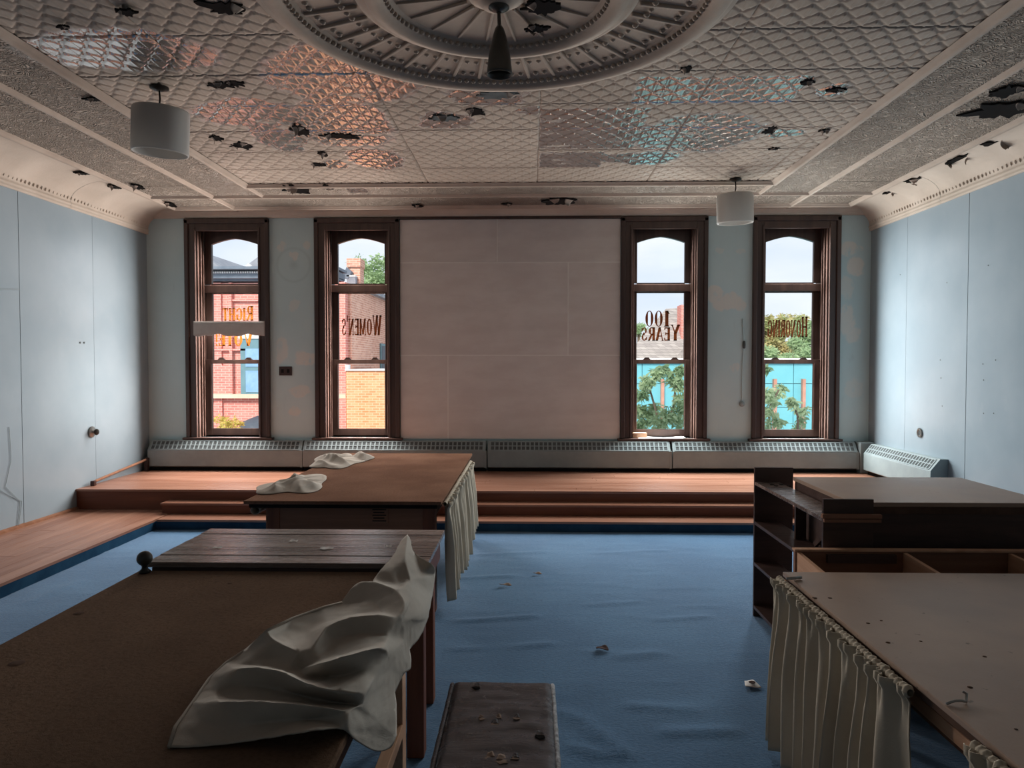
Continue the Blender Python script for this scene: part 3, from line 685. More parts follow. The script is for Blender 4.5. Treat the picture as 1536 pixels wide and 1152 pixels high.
# ------------------------------------------------------------------ medallion
MC = Vector((-.165, 3.60, ZC-.008)); MR = 1.215
med = empty('medallion', (0, 0, 0)); med.parent = ceil; med.location = MC-cw
def ring(nm, prof, seg=96, mat='tin_plain'): return MB().lathe([(r, h) for r, h in prof], MC, seg).build(nm, M[mat], med, smooth=True)
ring('outer_rim', [(MR, .0), (MR-.01, -.03), (MR-.035, -.03), (MR-.045, -.045), (MR-.075, -.075), (MR-.115, -.082), (MR-.15, -.068), (MR-.165, -.045), (MR-.18, -.04), (MR-.2, -.03)])
ring('fluted_ring', [(MR-.2, -.03), (.70, -.012)], 96)
ring('inner_rim', [(.72, -.012), (.705, -.04), (.68, -.05), (.66, -.045), (.645, -.07), (.60, -.08), (.565, -.06), (.55, -.035), (.52, -.02)])
ring('inner_dish', [(.53, -.022), (.14, -.012)], 64)
ring('boss', [(.15, -.01), (.14, -.04), (.10, -.06), (.07, -.085), (.0, -.09)], 32)
nr = 40
for i in range(nr):
    a = 2*PI*i/nr; d = Vector((math.cos(a), math.sin(a), 0)); tgt = MC+Vector((0, 0, -.032))
    MB().bar(tgt+d*.73+Vector((0, 0, .012)), tgt+d*1.02, .022, .022).build('rib', M['tin_plain'], med, bevel=.006)
for i in range(20):
    a = 2*PI*(i+.5)/20; d = Vector((math.cos(a), math.sin(a), 0)); tgt = MC+Vector((0, 0, -.022))
    MB().bar(tgt+d*.17, tgt+d*.52, .014, .016).build('rib', M['tin_plain'], med, bevel=.004)
m = MB()
for i in range(150):
    a = 2*PI*i/150; c = MC+Vector((math.cos(a)*(MR-.172), math.sin(a)*(MR-.172), -.05)); m.lathe([(0, -.014), (.012, -.009), (.015, 0), (.01, .01)], c, 6)
for i in range(90):
    a = 2*PI*i/90; c = MC+Vector((math.cos(a)*.552, math.sin(a)*.552, -.045)); m.lathe([(0, -.012), (.011, -.007), (.013, 0), (.01, .01)], c, 6)
for i in range(nr):
    a = 2*PI*(i+.5)/nr
    for r_ in (.80, .97):
        c = MC+Vector((math.cos(a)*r_, math.sin(a)*r_, -.03))
        for q in (-1, 1):
            c2 = c+Vector((-math.sin(a), math.cos(a), 0))*q*.028; m.lathe([(0, -.014), (.014, -.008), (.018, 0)], c2, 6)
g = m.build('bead_ring', M['tin_plain'], med, smooth=True); g['kind'] = 'stuff'

# ------------------------------------------------------------------ dark slabs standing for the shade inside torn holes, with curled paint flaps
random.seed(21)
HOLES = [(338, 14, 34, 12, 0), (330, 128, 22, 5, 0), (352, 126, 14, 5, 0), (451, 197, 14, 9, 1), (362, 219, 17, 6, 1), (326, 208, 10, 5, 0), (485, 232, 7, 5, 0), (510, 205, 30, 4, 0), (478, 248, 14, 3, 0),
         (712, 168, 17, 6, 1), (745, 143, 34, 6, 0), (668, 178, 24, 6, 0), (1029, 105, 9, 6, 1), (1253, 136, 18, 3, 1), (1155, 197, 11, 6, 0), (1238, 197, 9, 3, 1), (1160, 224, 8, 2, 0), (1210, 125, 12, 4, 0),
         (445, 285, 22, 6, 1), (490, 282, 13, 4, 0), (840, 303, 25, 6, 1), (626, 310, 8, 3, 0), (760, 307, 9, 2, 0), (1500, 167, 48, 12, 0), (1512, 138, 26, 8, 0), (1500, 216, 30, 6, 1), (1437, 241, 14, 7, 1), (1375, 272, 20, 4, 1), (1475, 238, 22, 9, 1), (1335, 290, 10, 2, 0),
         (125, 261, 12, 2, 0), (172, 281, 9, 3, 0), (206, 281, 8, 4, 1), (255, 308, 10, 4, 0), (140, 150, 14, 3, 0), (95, 42, 10, 3, 0), (190, 20, 16, 5, 0), (815, 12, 30, 12, 0), (805, 44, 20, 7, 1)]
for px, py, rx, ry, fl_ in HOLES:
    dz = -.022 if py > 60 else -.019
    zt = ZC-.032 if (py > 265 or px > 1300 or px < 260) else ZC-.016
    if px in (815, 805): zt = ZC-.062
    c = AZ(px, py, zt); ax = (AZ(px+rx, py, zt)-AZ(px-rx, py, zt)).length/2; ay = (AZ(px, py+ry, zt)-AZ(px, py-ry, zt)).length/2
    n = 30; poly = []
    sd = random.random()*50
    for i in range(n):
        t = 2*PI*i/n; q = .42+.95*abs(noise.noise((math.cos(t)*2.2+sd, math.sin(t)*2.2, 1)))+.34*random.random(); poly.append((c.x+ax*q*math.cos(t), c.y+ay*q*math.sin(t)))
    MB().prism(poly, 'z', zt, zt+.012).build('torn_hole_shade', M['black'] if px != 745 and px != 668 else M['heater_dark'], ceil)
    for q in range(1+fl_):
        t0 = random.uniform(0, 2*PI) if q else random.uniform(PI*1.1, PI*1.9); L = min(.07, max(.02, ay*.6)); wd = max(.018, ax*.32); dr = Vector((math.cos(t0), math.sin(t0), 0)); sd_ = Vector((-dr.y, dr.x, 0))
        p0 = Vector((c.x, c.y, zt))+Vector((dr.x*ax*.8, dr.y*ay*.8, -.001)); wob = random.uniform(.5, 1.3)
        def ff(u, v, p0=p0, dr=dr, sd_=sd_, L=L, wd=wd, wob=wob):
            w_ = wd*(1-.7*v*v)*(u-.5)*2; a_ = v*wob*1.9
            return p0-dr*(L*math.sin(a_)/1.9)+sd_*w_+Vector((0, 0, -L*(1-math.cos(a_))/1.9-.006*math.sin(u*6)*v))
        MB().grid(ff, 5, 6).build('paint_flap', M['flap'], ceil, smooth=True, solid=.0015)

# ------------------------------------------------------------------ pendant lamps
def drum_lamp(c, tilt, label):
    t = empty('pendant_lamp', (c[0], c[1], ZC-.012), label=label, cat='lamp', group='white drum pendant lamps')
    MB().lathe([(0, 0), (.06, 0), (.06, -.01), (.02, -.025), (0, -.025)], (c[0], c[1], ZC-.012), 20).build('canopy', M['dark_metal'], t, smooth=True)
    MB().tube([(c[0], c[1], ZC-.03), (c[0]+.004, c[1], ZC-.09), (c[0]-.003, c[1], 3.30)], .006, 8).build('stem', M['dark_metal'], t, smooth=True)
    R = .178; prof = [(.04, .288), (R-.03, .29), (R-.006, .285), (R, .27), (R, .012), (R-.004, .0), (R-.010, .0), (R-.012, .012), (R-.012, .262), (R-.03, .276), (.04, .278)]
    s_ = MB().lathe(prof, (c[0], c[1], 3.0), 48).build('shade', M['lampglass'], t, smooth=True); s_.rotation_euler = (tilt[0], tilt[1], 0)
    MB().lathe([(0, .05), (.02, .048), (.03, .02), (.028, -.005), (.014, -.03), (.014, -.06)][::-1], (c[0], c[1], 3.20), 16).build('bulb', M['lampglass'], t, smooth=True)
drum_lamp((-2.47, 4.79), (.05, .06), 'white drum glass pendant hanging at left, nearer the viewer')
drum_lamp((2.05, 7.30), (.05, -.03), 'white drum glass pendant hanging before the right windows')
t = empty('bullet_lamp', (-.155, 3.60, 3.36), label='dark bullet shaped pendant hanging from the ceiling medallion', cat='lamp')
MB().lathe([(0, 3.372), (.05, 3.37), (.052, 3.35), (.025, 3.335), (.012, 3.33)], (-.155, 3.6, 0), 24).build('canopy', M['bullet_metal'], t, smooth=True)
MB().tube([(-.155, 3.6, 3.335), (-.152, 3.6, 3.255)], .009, 10).build('stem', M['bullet_metal'], t)
MB().lathe([(0, 3.268), (.012, 3.266), (.022, 3.25), (.033, 3.215), (.046, 3.16), (.056, 3.10), (.063, 3.04), (.065, 3.025), (.060, 3.025), (.055, 3.06), (.045, 3.14), (.0, 3.17)], (-.152, 3.6, 0), 36).build('shade', M['bullet_metal'], t, smooth=True)

# ================================================================== tables
def legs(t, xs_, ys_, w_, z1, mat, z0=0.0):
    for x in xs_:
        for y in ys_: box('leg', mat, x-w_/2, x+w_/2, y-w_/2, y+w_/2, z0, z1, t, bevel=.004)
# near brown table
T1 = empty('work_table', (-1.03, 2.0, 0), label='long brown fibreboard work table in the left foreground under the large crumpled cloth', cat='table')
box('table_top', M['fibre_dark'], -1.64, -.43, .55, 2.965, .705, .73, T1, bevel=.004)
box('apron', M['apron'], -1.60, -.47, 2.90, 2.93, .60, .705, T1); box('apron', M['apron'], -.50, -.47, .62, 2.90, .60, .705, T1); box('apron', M['apron'], -1.60, -1.57, .62, 2.90, .60, .705, T1); box('apron', M['apron'], -1.60, -.47, .60, .63, .60, .705, T1)
legs(T1, (-1.555, -.463), (2.895, .68), .07, .705, M['leg_wood'])
box('leg', M['light_wood'], -.50, -.432, 2.40, 2.47, 0, .60, T1, bevel=.004)
box('stretcher', M['light_wood'], -.47, -.43, .72, 2.40, .33, .375, T1, bevel=.003)
MB().lathe([(0, .02), (.03, .02), (.03, -.02), (0, -.02)], (-.55, 2.86, .52), 12, axis='x').build('clamp_bolt', M['dark_metal'], T1)
for px, py, r in ((118, 920, .035), (25, 995, .045), (345, 875, .02)):
    p = AZ(px, py, .73); MB().lathe([(0, .002), (r*.3, .002), (r*.5, .0003)], p, 14).build('stain_blister', M['hardboard_edge'], T1, smooth=True)
# plank table
T2 = empty('plank_table', (-1.03, 3.3, 0), label='dark worn plank-top table between the two brown fibreboard tables', cat='table')
edges = [2.985, 3.10, 3.235, 3.36, 3.49, 3.60]
for a, c in zip(edges[:-1], edges[1:]): box('plank', M['table_plank'], -1.625, -.43, a+.001, c-.001, .735+random.uniform(-.001, .001), .76+random.uniform(-.0012, .0012), T2, bevel=.003)
box('apron', M['dark_wood'], -1.60, -.45, 2.987, 3.007, .66, .735, T2); box('apron', M['dark_wood'], -1.60, -.45, 3.56, 3.58, .62, .735, T2); box('apron', M['leg_wood'], -.47, -.45, 3.007, 3.56, .62, .735, T2); box('apron', M['dark_wood'], -1.60, -1.58, 3.007, 3.56, .62, .735, T2)
legs(T2, (-1.56, -.487), (3.06, 3.36), .07, .735, M['leg_wood'])
# far fibreboard table
T3 = empty('display_table', (-1.2, 5.7, 0), label='brown fibreboard table with a hanging curtain, in front of the steps', cat='table')
m = MB()
def top3(u, v): return (-1.83+1.27*u, 4.53+2.45*v, 0)
b_ = box('table_top', M['fibre'], -1.83, -.562, 4.53, 6.98, .70, .722, T3, bevel=.004)
box('front_edge', M['black'], -1.80, -.59, 4.545, 4.56, .675, .70, T3)
box('apron', M['apron'], -1.70, -.60, 4.57, 4.595, .50, .70, T3); box('apron', M['apron'], -.68, -.655, 4.6, 6.6, .54, .70, T3); box('apron', M['apron'], -1.70, -1.675, 4.6, 6.6, .54, .70, T3); box('apron', M['apron'], -1.70, -.60, 6.6, 6.625, .54, .70, T3)
legs(T3, (-1.65, -.645), (4.605, 6.56), .08, .70, M['leg_wood'])
lp = AY(556, 761, 4.56); lq = AY(582, 786, 4.56)
nb = box('notice', M['apron'], lp.x, lq.x, 4.564, 4.57, lq.z, lp.z, T3)
for i in range(5):
    z = lp.z-.012-.018*i; MB().box(lp.x+.01+.006*(i % 2), lq.x-.012-.012*((i*3) % 2), 4.5625, 4.5645, z-.007, z).build('print_line', M['black'], T3)
p = AY(386, 768, 4.6); 
MB().grid(lambda u, v: (p.x+.03*math.cos(u*6.3)*(1-.3*v), 4.56+.25*v, p.z+.02+.03*math.sin(u*6.3)), 10, 6).build('rolled_edging', M['cloth'], T3, smooth=True, solid=.002)

def curtain(nm, label, cat, A, B, ztop, zbot, outv, mat, folds, amp, seed, flare=.03, group=None, header=.035, gap=None):
    rnd = random.Random(seed); A, B = Vector(A), Vector(B); L = (B-A).length; d = (B-A)/L; o_ = Vector(outv)
    ph = [rnd.uniform(-.9, .9) for _ in range(folds+2)]; am = [rnd.uniform(.55, 1.3) for _ in range(folds+2)]
    nu, nv = folds*14, 34
    def fn(u, v):
        s_ = u*folds+.55*noise.noise((u*folds*.45, seed, 0))*min(1, u*folds, (1-u)*folds); s_ = max(0, min(folds-1e-6, s_)); k_ = int(min(s_, folds-1)); f = s_-k_
        a0 = am[k_]*(1-f)+am[k_+1]*f; p0 = ph[k_]*(1-f)+ph[k_+1]*f
        z = ztop-(ztop-(zbot(u) if callable(zbot) else zbot))*v
        grow = .45+.55*min(1, v*2.2); fine = max(0, 1-v*5)
        sn = math.sin(2*PI*s_+p0*(.4+v)+.5*noise.noise((s_*.7, v*1.5, seed))); w_ = amp*a0*grow*(abs(sn)**.75*(1 if sn > 0 else -1))+.35*amp*fine*math.sin(2*PI*s_*2.7+1)+.25*amp*math.sin(2*PI*s_*.53+seed)*v
        lat = .35*amp*math.cos(2*PI*s_+p0)*v+.012*math.sin(5*v+s_)
        hd = .012 if v < .04 else 0
        return A+d*(u*L+lat)+o_*(.02+w_+flare*v+hd+amp*.6)+Vector((0, 0, z-A.z))
    t = empty(nm, ((A+B)/2).to_tuple()[:2]+((zbot(.5) if callable(zbot) else zbot),), label=label, cat=cat, group=group)
    MB().grid(fn, nu, nv).build('cloth', mat, t, smooth=True, solid=.0025, recalc=False)
    # gathered rod pocket
    def hdr(u, v):
        a = v*2*PI; r = .010+.0025*math.sin(2*PI*u*folds*3.7)+.003*noise.noise((u*folds*3, 1, seed)); p = A+d*u*L+o_*(.02+amp*.35+.004*noise.noise((u*folds, 4, seed)))
        return p+o_*r*1.2*math.cos(a)+Vector((0, 0, ztop-A.z-.006+r*1.4*math.sin(a)))
    MB().grid(hdr, folds*12, 8).build('rod_pocket', M['hem'] if mat is M['cloth'] else mat, t, smooth=True)
    return t
curtain('curtain', 'cream gathered curtain hanging from the right side of the far brown table', 'curtain', (-.578, 4.60, .70), (-.578, 6.60, .70), .70, lambda u: .06+.05*math.sin(u*9)+.02*u, (1, 0, 0), M['curtain'], 15, .034, 3, .03)

# loose knob standing at table corner
kt = empty('round_knob', (-1.60, 2.93, .731), label='dark round knob on a short stem at the far corner of the near brown table', cat='knob')
MB().lathe([(0, .0), (.022, .0), (.024, .006), (.013, .016), (.011, .026), (.016, .034), (0, .036)], (-1.60, 2.93, .731), 18).build('stem', M['dark_metal'], kt, smooth=True)
MB().lathe([(0, 0)]+[(.031*math.sin(PI*i/12), .031-.031*math.cos(PI*i/12)) for i in range(1, 12)]+[(0, .062)], (-1.60, 2.93, .731+.028), 22).build('ball', M['bullet_metal'], kt, smooth=True)

for px, py, sz, lb in ((326, 822, .03, 'small white paint flake near the left end of the plank table'), (490, 823, .045, 'larger curled white paint flake at the middle of the plank table'), (583, 820, .02, 'tiny white flake beside the cloth on the plank table'), (440, 812, .03, 'thin white flake towards the back of the plank table')):
    p = AZ(px, py, .762); sd = px*.1
    tag(MB().grid(lambda u, v: (p.x+(u-.5)*sz*1.3, p.y+(v-.5)*sz*.7*(1+.4*math.sin(u*7+sd)), .7635+.004*abs(math.sin(u*4+sd))*v), 6, 3).build('paint_flake', M['paper'], None, solid=.0012), lb, 'flake')
# right table with curtain
T4 = empty('curtained_table', (1.9, 2.2, 0), label='stained hardboard table with a gathered curtain in the right foreground', cat='table')
box('table_top', M['hardboard'], 1.055, 2.9, .55, 3.01, .712, .73, T4, bevel=.003)
box('top_edge', M['hardboard_edge'], 1.062, 2.9, .56, 3.0, .69, .712, T4)
box('apron', M['apron'], 1.13, 1.16, .62, 2.95, .58, .69, T4); box('apron', M['apron'], 1.13, 2.85, 2.92, 2.95, .55, .69, T4)
box('side_rail', M['light_wood'], 1.10, 1.13, .7, 2.94, .615, .655, T4, bevel=.003)
legs(T4, (1.17, 2.80), (2.90, .68), .075, .69, M['leg_wood'])
for px, py in ((1222, 897), (1245, 897), (1302, 935), (1381, 962), (1332, 964), (1322, 931), (1477, 985), (1524, 1094), (1455, 1031)):
    p = AZ(px, py, .73); r = random.uniform(.004, .009); MB().lathe([(0, .002), (r, .001), (r*1.05, 0)], p, 12).build('nail_spot', M['hardboard_edge'], T4, smooth=True)
pt = [AZ(x, y, .735) for x, y in ((1420, 1055), (1432, 1053), (1442, 1055), (1449, 1052), (1450, 1047), (1444, 1046))]
for i, p in enumerate(pt): p.z = .734+.004*(i % 3)+(.008 if i > 3 else 0)
tag(MB().tube(pt, .0035, 7).build('bent_wire', M['metal'], None, smooth=True), 'small bent piece of wire lying on the right foreground table', 'wire')
curtain('curtain', 'long gathered cream curtain on the side of the right foreground table', 'curtain', (1.064, 2.99, .705), (1.064, 1.955, .705), .712, .03, (-1, 0, 0), M['curtain'], 11, .034, 5, .02)
curtain('curtain', 'short bunched end of curtain at the lower right corner', 'curtain', (1.064, 1.68, .705), (1.064, 1.2, .705), .715, .04, (-1, 0, 0), M['curtain'], 6, .022, 9, .02)
a = AZ(1174, 867, .735); c = AZ(1199, 865, .735)
tag(MB().tube([(a.x+.01, a.y-.02, .738), (c.x, c.y-.02, .738)], .0065, 8).build('curtain_rod', M['metal'], None, smooth=True), 'short white metal rod at the far corner of the right foreground table', 'rod')

# open-topped bin frame behind it
T5 = empty('bin_frame', (1.8, 3.2, 0), label='open wooden bin frame with pale dividers behind the right foreground table', cat='bin')
box('back_rail', M['apron'], 1.255, 2.9, 3.415, 3.44, .60, .715, T5, bevel=.002); box('rail_cap', M['light_wood'], 1.25, 2.9, 3.405, 3.445, .712, .722, T5, bevel=.002)
box('front_rail', M['apron'], 1.255, 2.9, 3.03, 3.05, .50, .64, T5)
for x in (1.262, 1.757, 2.245, 2.735):
    MB().prism([(3.05, .42), (3.415, .42), (3.415, .708), (3.05, .69)], 'x', x, x+.02).build('divider', M['light_wood'], T5, bevel=.002)
box('bin_floor', M['dark_wood'], 1.255, 2.9, 3.05, 3.415, .40, .42, T5); box('cleat', M['dark_wood'], 1.40, 1.72, 3.395, 3.415, .66, .70, T5)
legs(T5, (1.29, 2.85), (3.06, 3.40), .05, .40, M['leg_wood'])

# bookcase
BKX0, BKX1, BY0, BY1 = 1.415, 1.655, 3.49, 4.57
T6 = empty('bookcase', (1.53, 4.03, 0), label='low dark open bookcase with raised end panels beside the aisle', cat='bookcase')
dw = M['dark_wood']
box('end_panel', dw, BKX0, BKX1, BY1-.02, BY1, 0, .945, T6, bevel=.002)
box('end_panel', dw, BKX0, BKX1, BY0, BY0+.02, 0, .945, T6, bevel=.002)
for z in (.855, .605, .345, .07): box('shelf', M['table_plank'] if z > .8 else dw, BKX0, 1.565, BY0+.02, BY1-.02, z-.02, z, T6, bevel=.002)
box('upright', dw, 1.50, 1.56, 4.08, 4.10, .07, .835, T6)
MB().prism([(3.95, .62), (3.60, .835), (3.57, .835), (3.92, .605)], 'x', 1.545, 1.56).build('brace', dw, T6)
box('end_ledge', M['apron'], BKX0-.012, BKX1+.03, BY0-.024, BY0-.001, .856, .876, T6, bevel=.002); box('end_ledge', M['apron'], BKX0-.002, BKX1+.03, BY0-.018, BY0-.001, .836, .852, T6, bevel=.002)
for px, py in ((1158, 727), (1164, 729), (1172, 727), (1184, 729), (1200, 731)):
    p = AZ(px, py, .856); MB().lathe([(0, .003), (.013, .003), (.014, 0)], p, 8).build('peel_chip', M['black'], T6)
# counter
T7 = empty('counter', (2.1, 3.9, 0), label='dark cabinet counter with a pale brown top at the right', cat='counter')
box('counter_top', M['hardboard'], 1.572, 2.555, 3.535, 4.325, .90, .922, T7, bevel=.003)
box('front_panel', dw, 1.66, 2.55, 3.54, 3.56, .0, .90, T7); box('side_panel', dw, 1.575, 1.595, 3.56, 4.30, 0, .90, T7); box('side_panel', dw, 2.53, 2.55, 3.56, 4.30, 0, .90, T7); box('back_panel', dw, 1.575, 2.55, 4.28, 4.30, 0, .90, T7)
box('front_lip', M['hardboard_edge'], 1.66, 2.552, 3.531, 3.541, .868, .90, T7)

# ------------------------------------------------------------------ vinyl bench
BN = empty('bench', (-.09, 2.1, 0), label='black cracked vinyl bench in the aisle at the bottom', cat='bench')
def cushion(u, v):
    x = -.283+.372*u; y = 1.62+.97*v
    e = min(u*.372, (1-u)*.372, v*.97, (1-v)*.97); r = min(1, e/.035); z = .405+.045*math.sqrt(max(0, 1-(1-r)**2))
    z += .006*math.sin(u*PI)*math.sin(v*PI)+.0035*noise.noise((u*2, v*26, 0))*min(1, e/.02)+.004*noise.noise((u*6, v*10, 4))*min(1, e/.03)
    return (x, y, z)
m = MB().grid(cushion, 60, 130); m.build('cushion', M['vinyl'], BN, smooth=True)
box('cushion_side', M['vinyl'], -.281, .087, 1.622, 2.588, .35, .407, BN, bevel=.004)
for x, mt in ((-.281, M['vinyl']), (.082, M['piping'])):
    MB().tube([(x, 1.63+.95*i/40, .432+.001*math.sin(i*2.1)) for i in range(41)], [.009+.0005*math.sin(i*1.7) for i in range(41)], 8).build('piping', mt, BN, smooth=True)
for px, py, L_ in ((715, 1030, .028), (810, 1103, .03), (722, 1077, .02), (748, 1075, .018), (775, 1076, .022), (742, 1085, .03), (735, 1135, .03), (752, 1140, .035), (773, 1136, .024)):
    p = AZ(px, py, .457); sd = random.random()*6
    MB().grid(lambda u, v: (p.x+(u-.5)*L_*(1-.5*v), p.y+v*L_*.7, p.z-.001+v*v*.004+.002*math.sin(u*5+sd)), 4, 4).build('torn_flap', M['vinyl'] if random.random() < .45 else M['foam'], BN, smooth=True, solid=.001)
    MB().prism([(p.x+L_*(.3+.35*random.random())*math.cos(2*PI*i/11), p.y-.004+L_*(.2+.3*random.random())*math.sin(2*PI*i/11)) for i in range(11)], 'z', .4535, .4568).build('torn_spot', M['foam'] if px > 720 and px < 780 else M['black'], BN)
box('bench_rail', M['dark_wood'], -.27, .075, 1.64, 2.57, .29, .35, BN); legs(BN, (-.25, .055), (1.66, 2.55), .04, .29, M['dark_wood'])

# ------------------------------------------------------------------ crumpled cloth over the tables
S = 3.0957
def cp(cx, cy): return 230+cx/S, 780+cy/S
CL = {}
def ph(k, cx, cy, h, base=.733): CL[k] = (cp(cx, cy), AZ(*cp(cx, cy), base+h))
def px_(k, cx, cy, X): CL[k] = (cp(cx, cy), AX(*cp(cx, cy), X))
# left hem, from the near tip to the far tip
ph('a0', 65, 1055, .002); ph('a1', 95, 960, .008); ph('a2', 175, 850, .012); ph('a3', 255, 735, .012); ph('a4', 330, 665, .015); ph('a5', 430, 600, .02); ph('a6', 525, 512, .075)
ph('a7', 640, 458, .03); ph('a8', 790, 405, .035); ph('a9', 870, 385, .03); ph('a10', 940, 283, .075); ph('a11', 1020, 285, .08)
ph('b1', 1060, 225, .05, .762); ph('b2', 1120, 160, .04, .762); ph('b3', 1148, 95, .03, .762); ph('b4', 1180, 66, .05, .762); ph('b5', 1198, 95, .03, .762); ph('b6', 1200, 152, .03, .762)
ph('b7', 1308, 208, .012, .762); px_('c1', 1312, 245, -.405); px_('c2', 1296, 350, -.395); px_('c3', 1275, 470, -.39); px_('c4', 1235, 555, -.395); px_('c5', 1190, 600, -.405); px_('c6', 1205, 690, -.40); px_('c7', 1158, 716, -.405)
px_('c8', 1150, 745, -.41); px_('c9', 1122, 800, -.41); px_('d1', 1132, 870, -.40); px_('d2', 1130, 1000, -.40)
# near hem back to the tip
px_('d3', 1110, 1060, -.405); px_('d4', 1040, 1085, -.41); px_('d5', 930, 1020, -.415); px_('v26', 1010, 1000, -.41); ph('e2', 880, 962, .02); ph('e3', 760, 972, .05); ph('e4', 640, 992, .04); ph('e5', 450, 1025, .012); ph('e6', 250, 1050, .004)
order = ['a0','a1','a2','a3','a4','a5','a6','a7','a8','a9','a10','a11','b1','b2','b3','b4','b5','b6','b7','c1','c2','c3','c4','c5','c6','c7','c8','c9','d1','d2','d3','d4','d5','e2','e3','e4','e5','e6']
# ridges (high) and valleys (low)
ph('r1a', 1140, 325, .085); ph('r1b', 1172, 395, .075); ph('r1c', 1160, 450, .06); px_('r1d', 1172, 560, -.41)
ph('r2a', 690, 690, .02); ph('r2b', 745, 590, .07); ph('r2c', 800, 492, .085); ph('r2d', 920, 448, .095); ph('r2e', 1050, 440, .09); ph('r2f', 1138, 455, .07)
ph('r3a', 770, 668, .09); ph('r3b', 880, 636, .105); ph('r3c', 1000, 602, .11); ph('r3d', 1072, 590, .095); px_('r3e', 1100, 690, -.41)
ph('r4a', 385, 690, .06); ph('r4b', 480, 683, .075); ph('r4c', 610, 706, .08); ph('r4d', 720, 768, .08); ph('r4e', 860, 800, .07); ph('r4f', 985, 812, .06)
ph('r5a', 300, 846, .055); ph('r5b', 450, 842, .07); ph('r5c', 610, 850, .07); ph('r5d', 780, 868, .065); ph('r5e', 900, 890, .05); px_('r5f', 1045, 945, -.40)
ph('p1', 550, 560, .06); ph('p2', 670, 612, .06); ph('p3', 680, 660, .03)
ph('v1', 600, 530, .02); ph('v2', 720, 520, .012); ph('v3', 860, 425, .03); ph('v4', 900, 395, .025); ph('v5', 1020, 365, .045); ph('v6', 1080, 420, .05)
ph('v7', 850, 545, .045); ph('v8', 980, 520, .05); ph('v9', 1090, 540, .04); ph('v10', 700, 730, .012); ph('v11', 830, 735, .02); ph('v12', 980, 700, .05); px_('v13', 1075, 780, -.408)
ph('v14', 430, 760, .02); ph('v15', 600, 790, .018); ph('v16', 760, 835, .015); ph('v17', 280, 800, .012); ph('v18', 940, 860, .012); px_('v19', 1050, 880, -.405)
ph('v20', 220, 960, .02); ph('v21', 420, 950, .022); ph('v22', 640, 930, .025); ph('v23', 800, 925, .02); ph('v24', 450, 640, .03); ph('v25', 560, 640, .02)
ph('f1', 1165, 185, .07, .762); ph('f2', 1190, 270, .05); px_('f3', 1245, 455, -.38); ph('f4', 1110, 230, .05, .762); ph('f5', 1250, 250, .005); px_('f6', 1205, 480, -.40); px_('f7', 1150, 620, -.405); ph('f8', 1175, 120, .06, .762); ph('f9', 1140, 260, .05)
def twin(k, dy, dh):
    (qx, qy), w3 = CL[k]; q = (qx, qy-dy/S); CL['t'+k] = (q, AZ(q[0], q[1], max(.74, w3.z-dh)))
for k_ in ('r2c', 'r2d', 'r2e', 'r3a', 'r3b', 'r3c', 'r4a', 'r4b', 'r4c', 'r4d', 'r5a', 'r5b', 'r5c', 'r5d'): twin(k_, 13, .05)
for k_ in ('a11', 'r1a'): twin(k_, 12, .045)
ridges = [['a10','a11','r1a','r1b','r1c','r1d'], ['r2a','r2b','r2c','r2d','r2e','r2f'], ['r2a','r3a','r3b','r3c','r3d','r3e','c9'], ['r4a','r4b','r4c','r4d','r4e','r4f'], ['a2','r5a','r5b','r5c','r5d','r5e','r5f'], ['a6','p1','p2','p3','r2a'], ['b4','f8','f1','f2','f3'], ['b6','b7'], ['r5f','d2']]
valleys = [['v17','v14','v15','v16','v18'], ['v10','v11','v12'], ['v7','v8','v9'], ['a9','v4','v5','v6'], ['a7','v1','p2'], ['v20','v21','v22','v23'], ['f6','c5']]
ph('g0', 1262, 262, .012); ph('g1', 1205, 372, .03); ph('g2', 1148, 490, .03); ph('g3', 1092, 610, .05); ph('g4', 1030, 730, .035); ph('g5', 968, 858, .022); ph('g6', 905, 975, .016)
valleys += [['tr2c','tr2d','tr2e'], ['tr3a','tr3b','tr3c'], ['tr4a','tr4b','tr4c','tr4d'], ['tr5a','tr5b','tr5c','tr5d'], ['ta11','tr1a']]
valleys += [['g1','g2'], ['g3','g4','g5','g6']]
keys = list(CL); idx = {k_: i for i, k_ in enumerate(keys)}
P2 = [Vector((CL[k_][0][0]/10, -CL[k_][0][1]/10)) for k_ in keys]
eds = [(idx[a], idx[c]) for a, c in zip(order, order[1:]+order[:1])]
rid = [(idx[a], idx[c]) for r in ridges for a, c in zip(r[:-1], r[1:])]
val_ = [(idx[a], idx[c]) for r in valleys for a, c in zip(r[:-1], r[1:])]
ov, oe, of_, vo, eo, fo_ = delaunay_2d_cdt(P2, eds+rid+val_, [tuple(idx[k_] for k_ in reversed(order))], 1, 1e-5)
co = []
for i, v2 in enumerate(ov):
    if vo[i]: co.append(CL[keys[vo[i][0]]][1].copy())
    else:
        dd = sorted(((P2[j]-v2).length, j) for j in range(len(P2)))[:3]; ww = [1/(d_+1e-4) for d_, _ in dd]
        co.append(sum((CL[keys[j]][1]*q for (_, j), q in zip(dd, ww)), Vector())/sum(ww))
me = bpy.data.meshes.new('draped_cloth'); me.from_pydata([tuple(p) for p in co], [], [tuple(f) for f in of_])
bm = bmesh.new(); bm.from_mesh(me)
cr = bm.edges.layers.float.new('crease_edge'); rs = {frozenset(e) for e in rid}
inv = {}
for i, l in enumerate(vo):
    for j in l: inv[j] = i
rs = {frozenset((inv[a], inv[c])) for a, c in rid if a in inv and c in inv}
vs_ = {frozenset((inv[a], inv[c])) for a, c in val_ if a in inv and c in inv}
for e in bm.edges:
    fe = frozenset((e.verts[0].index, e.verts[1].index))
    if fe in rs: e[cr] = 1.0
    elif e.is_boundary: e[cr] = .7
    elif fe in vs_: e[cr] = .6
    else: e[cr] = .22
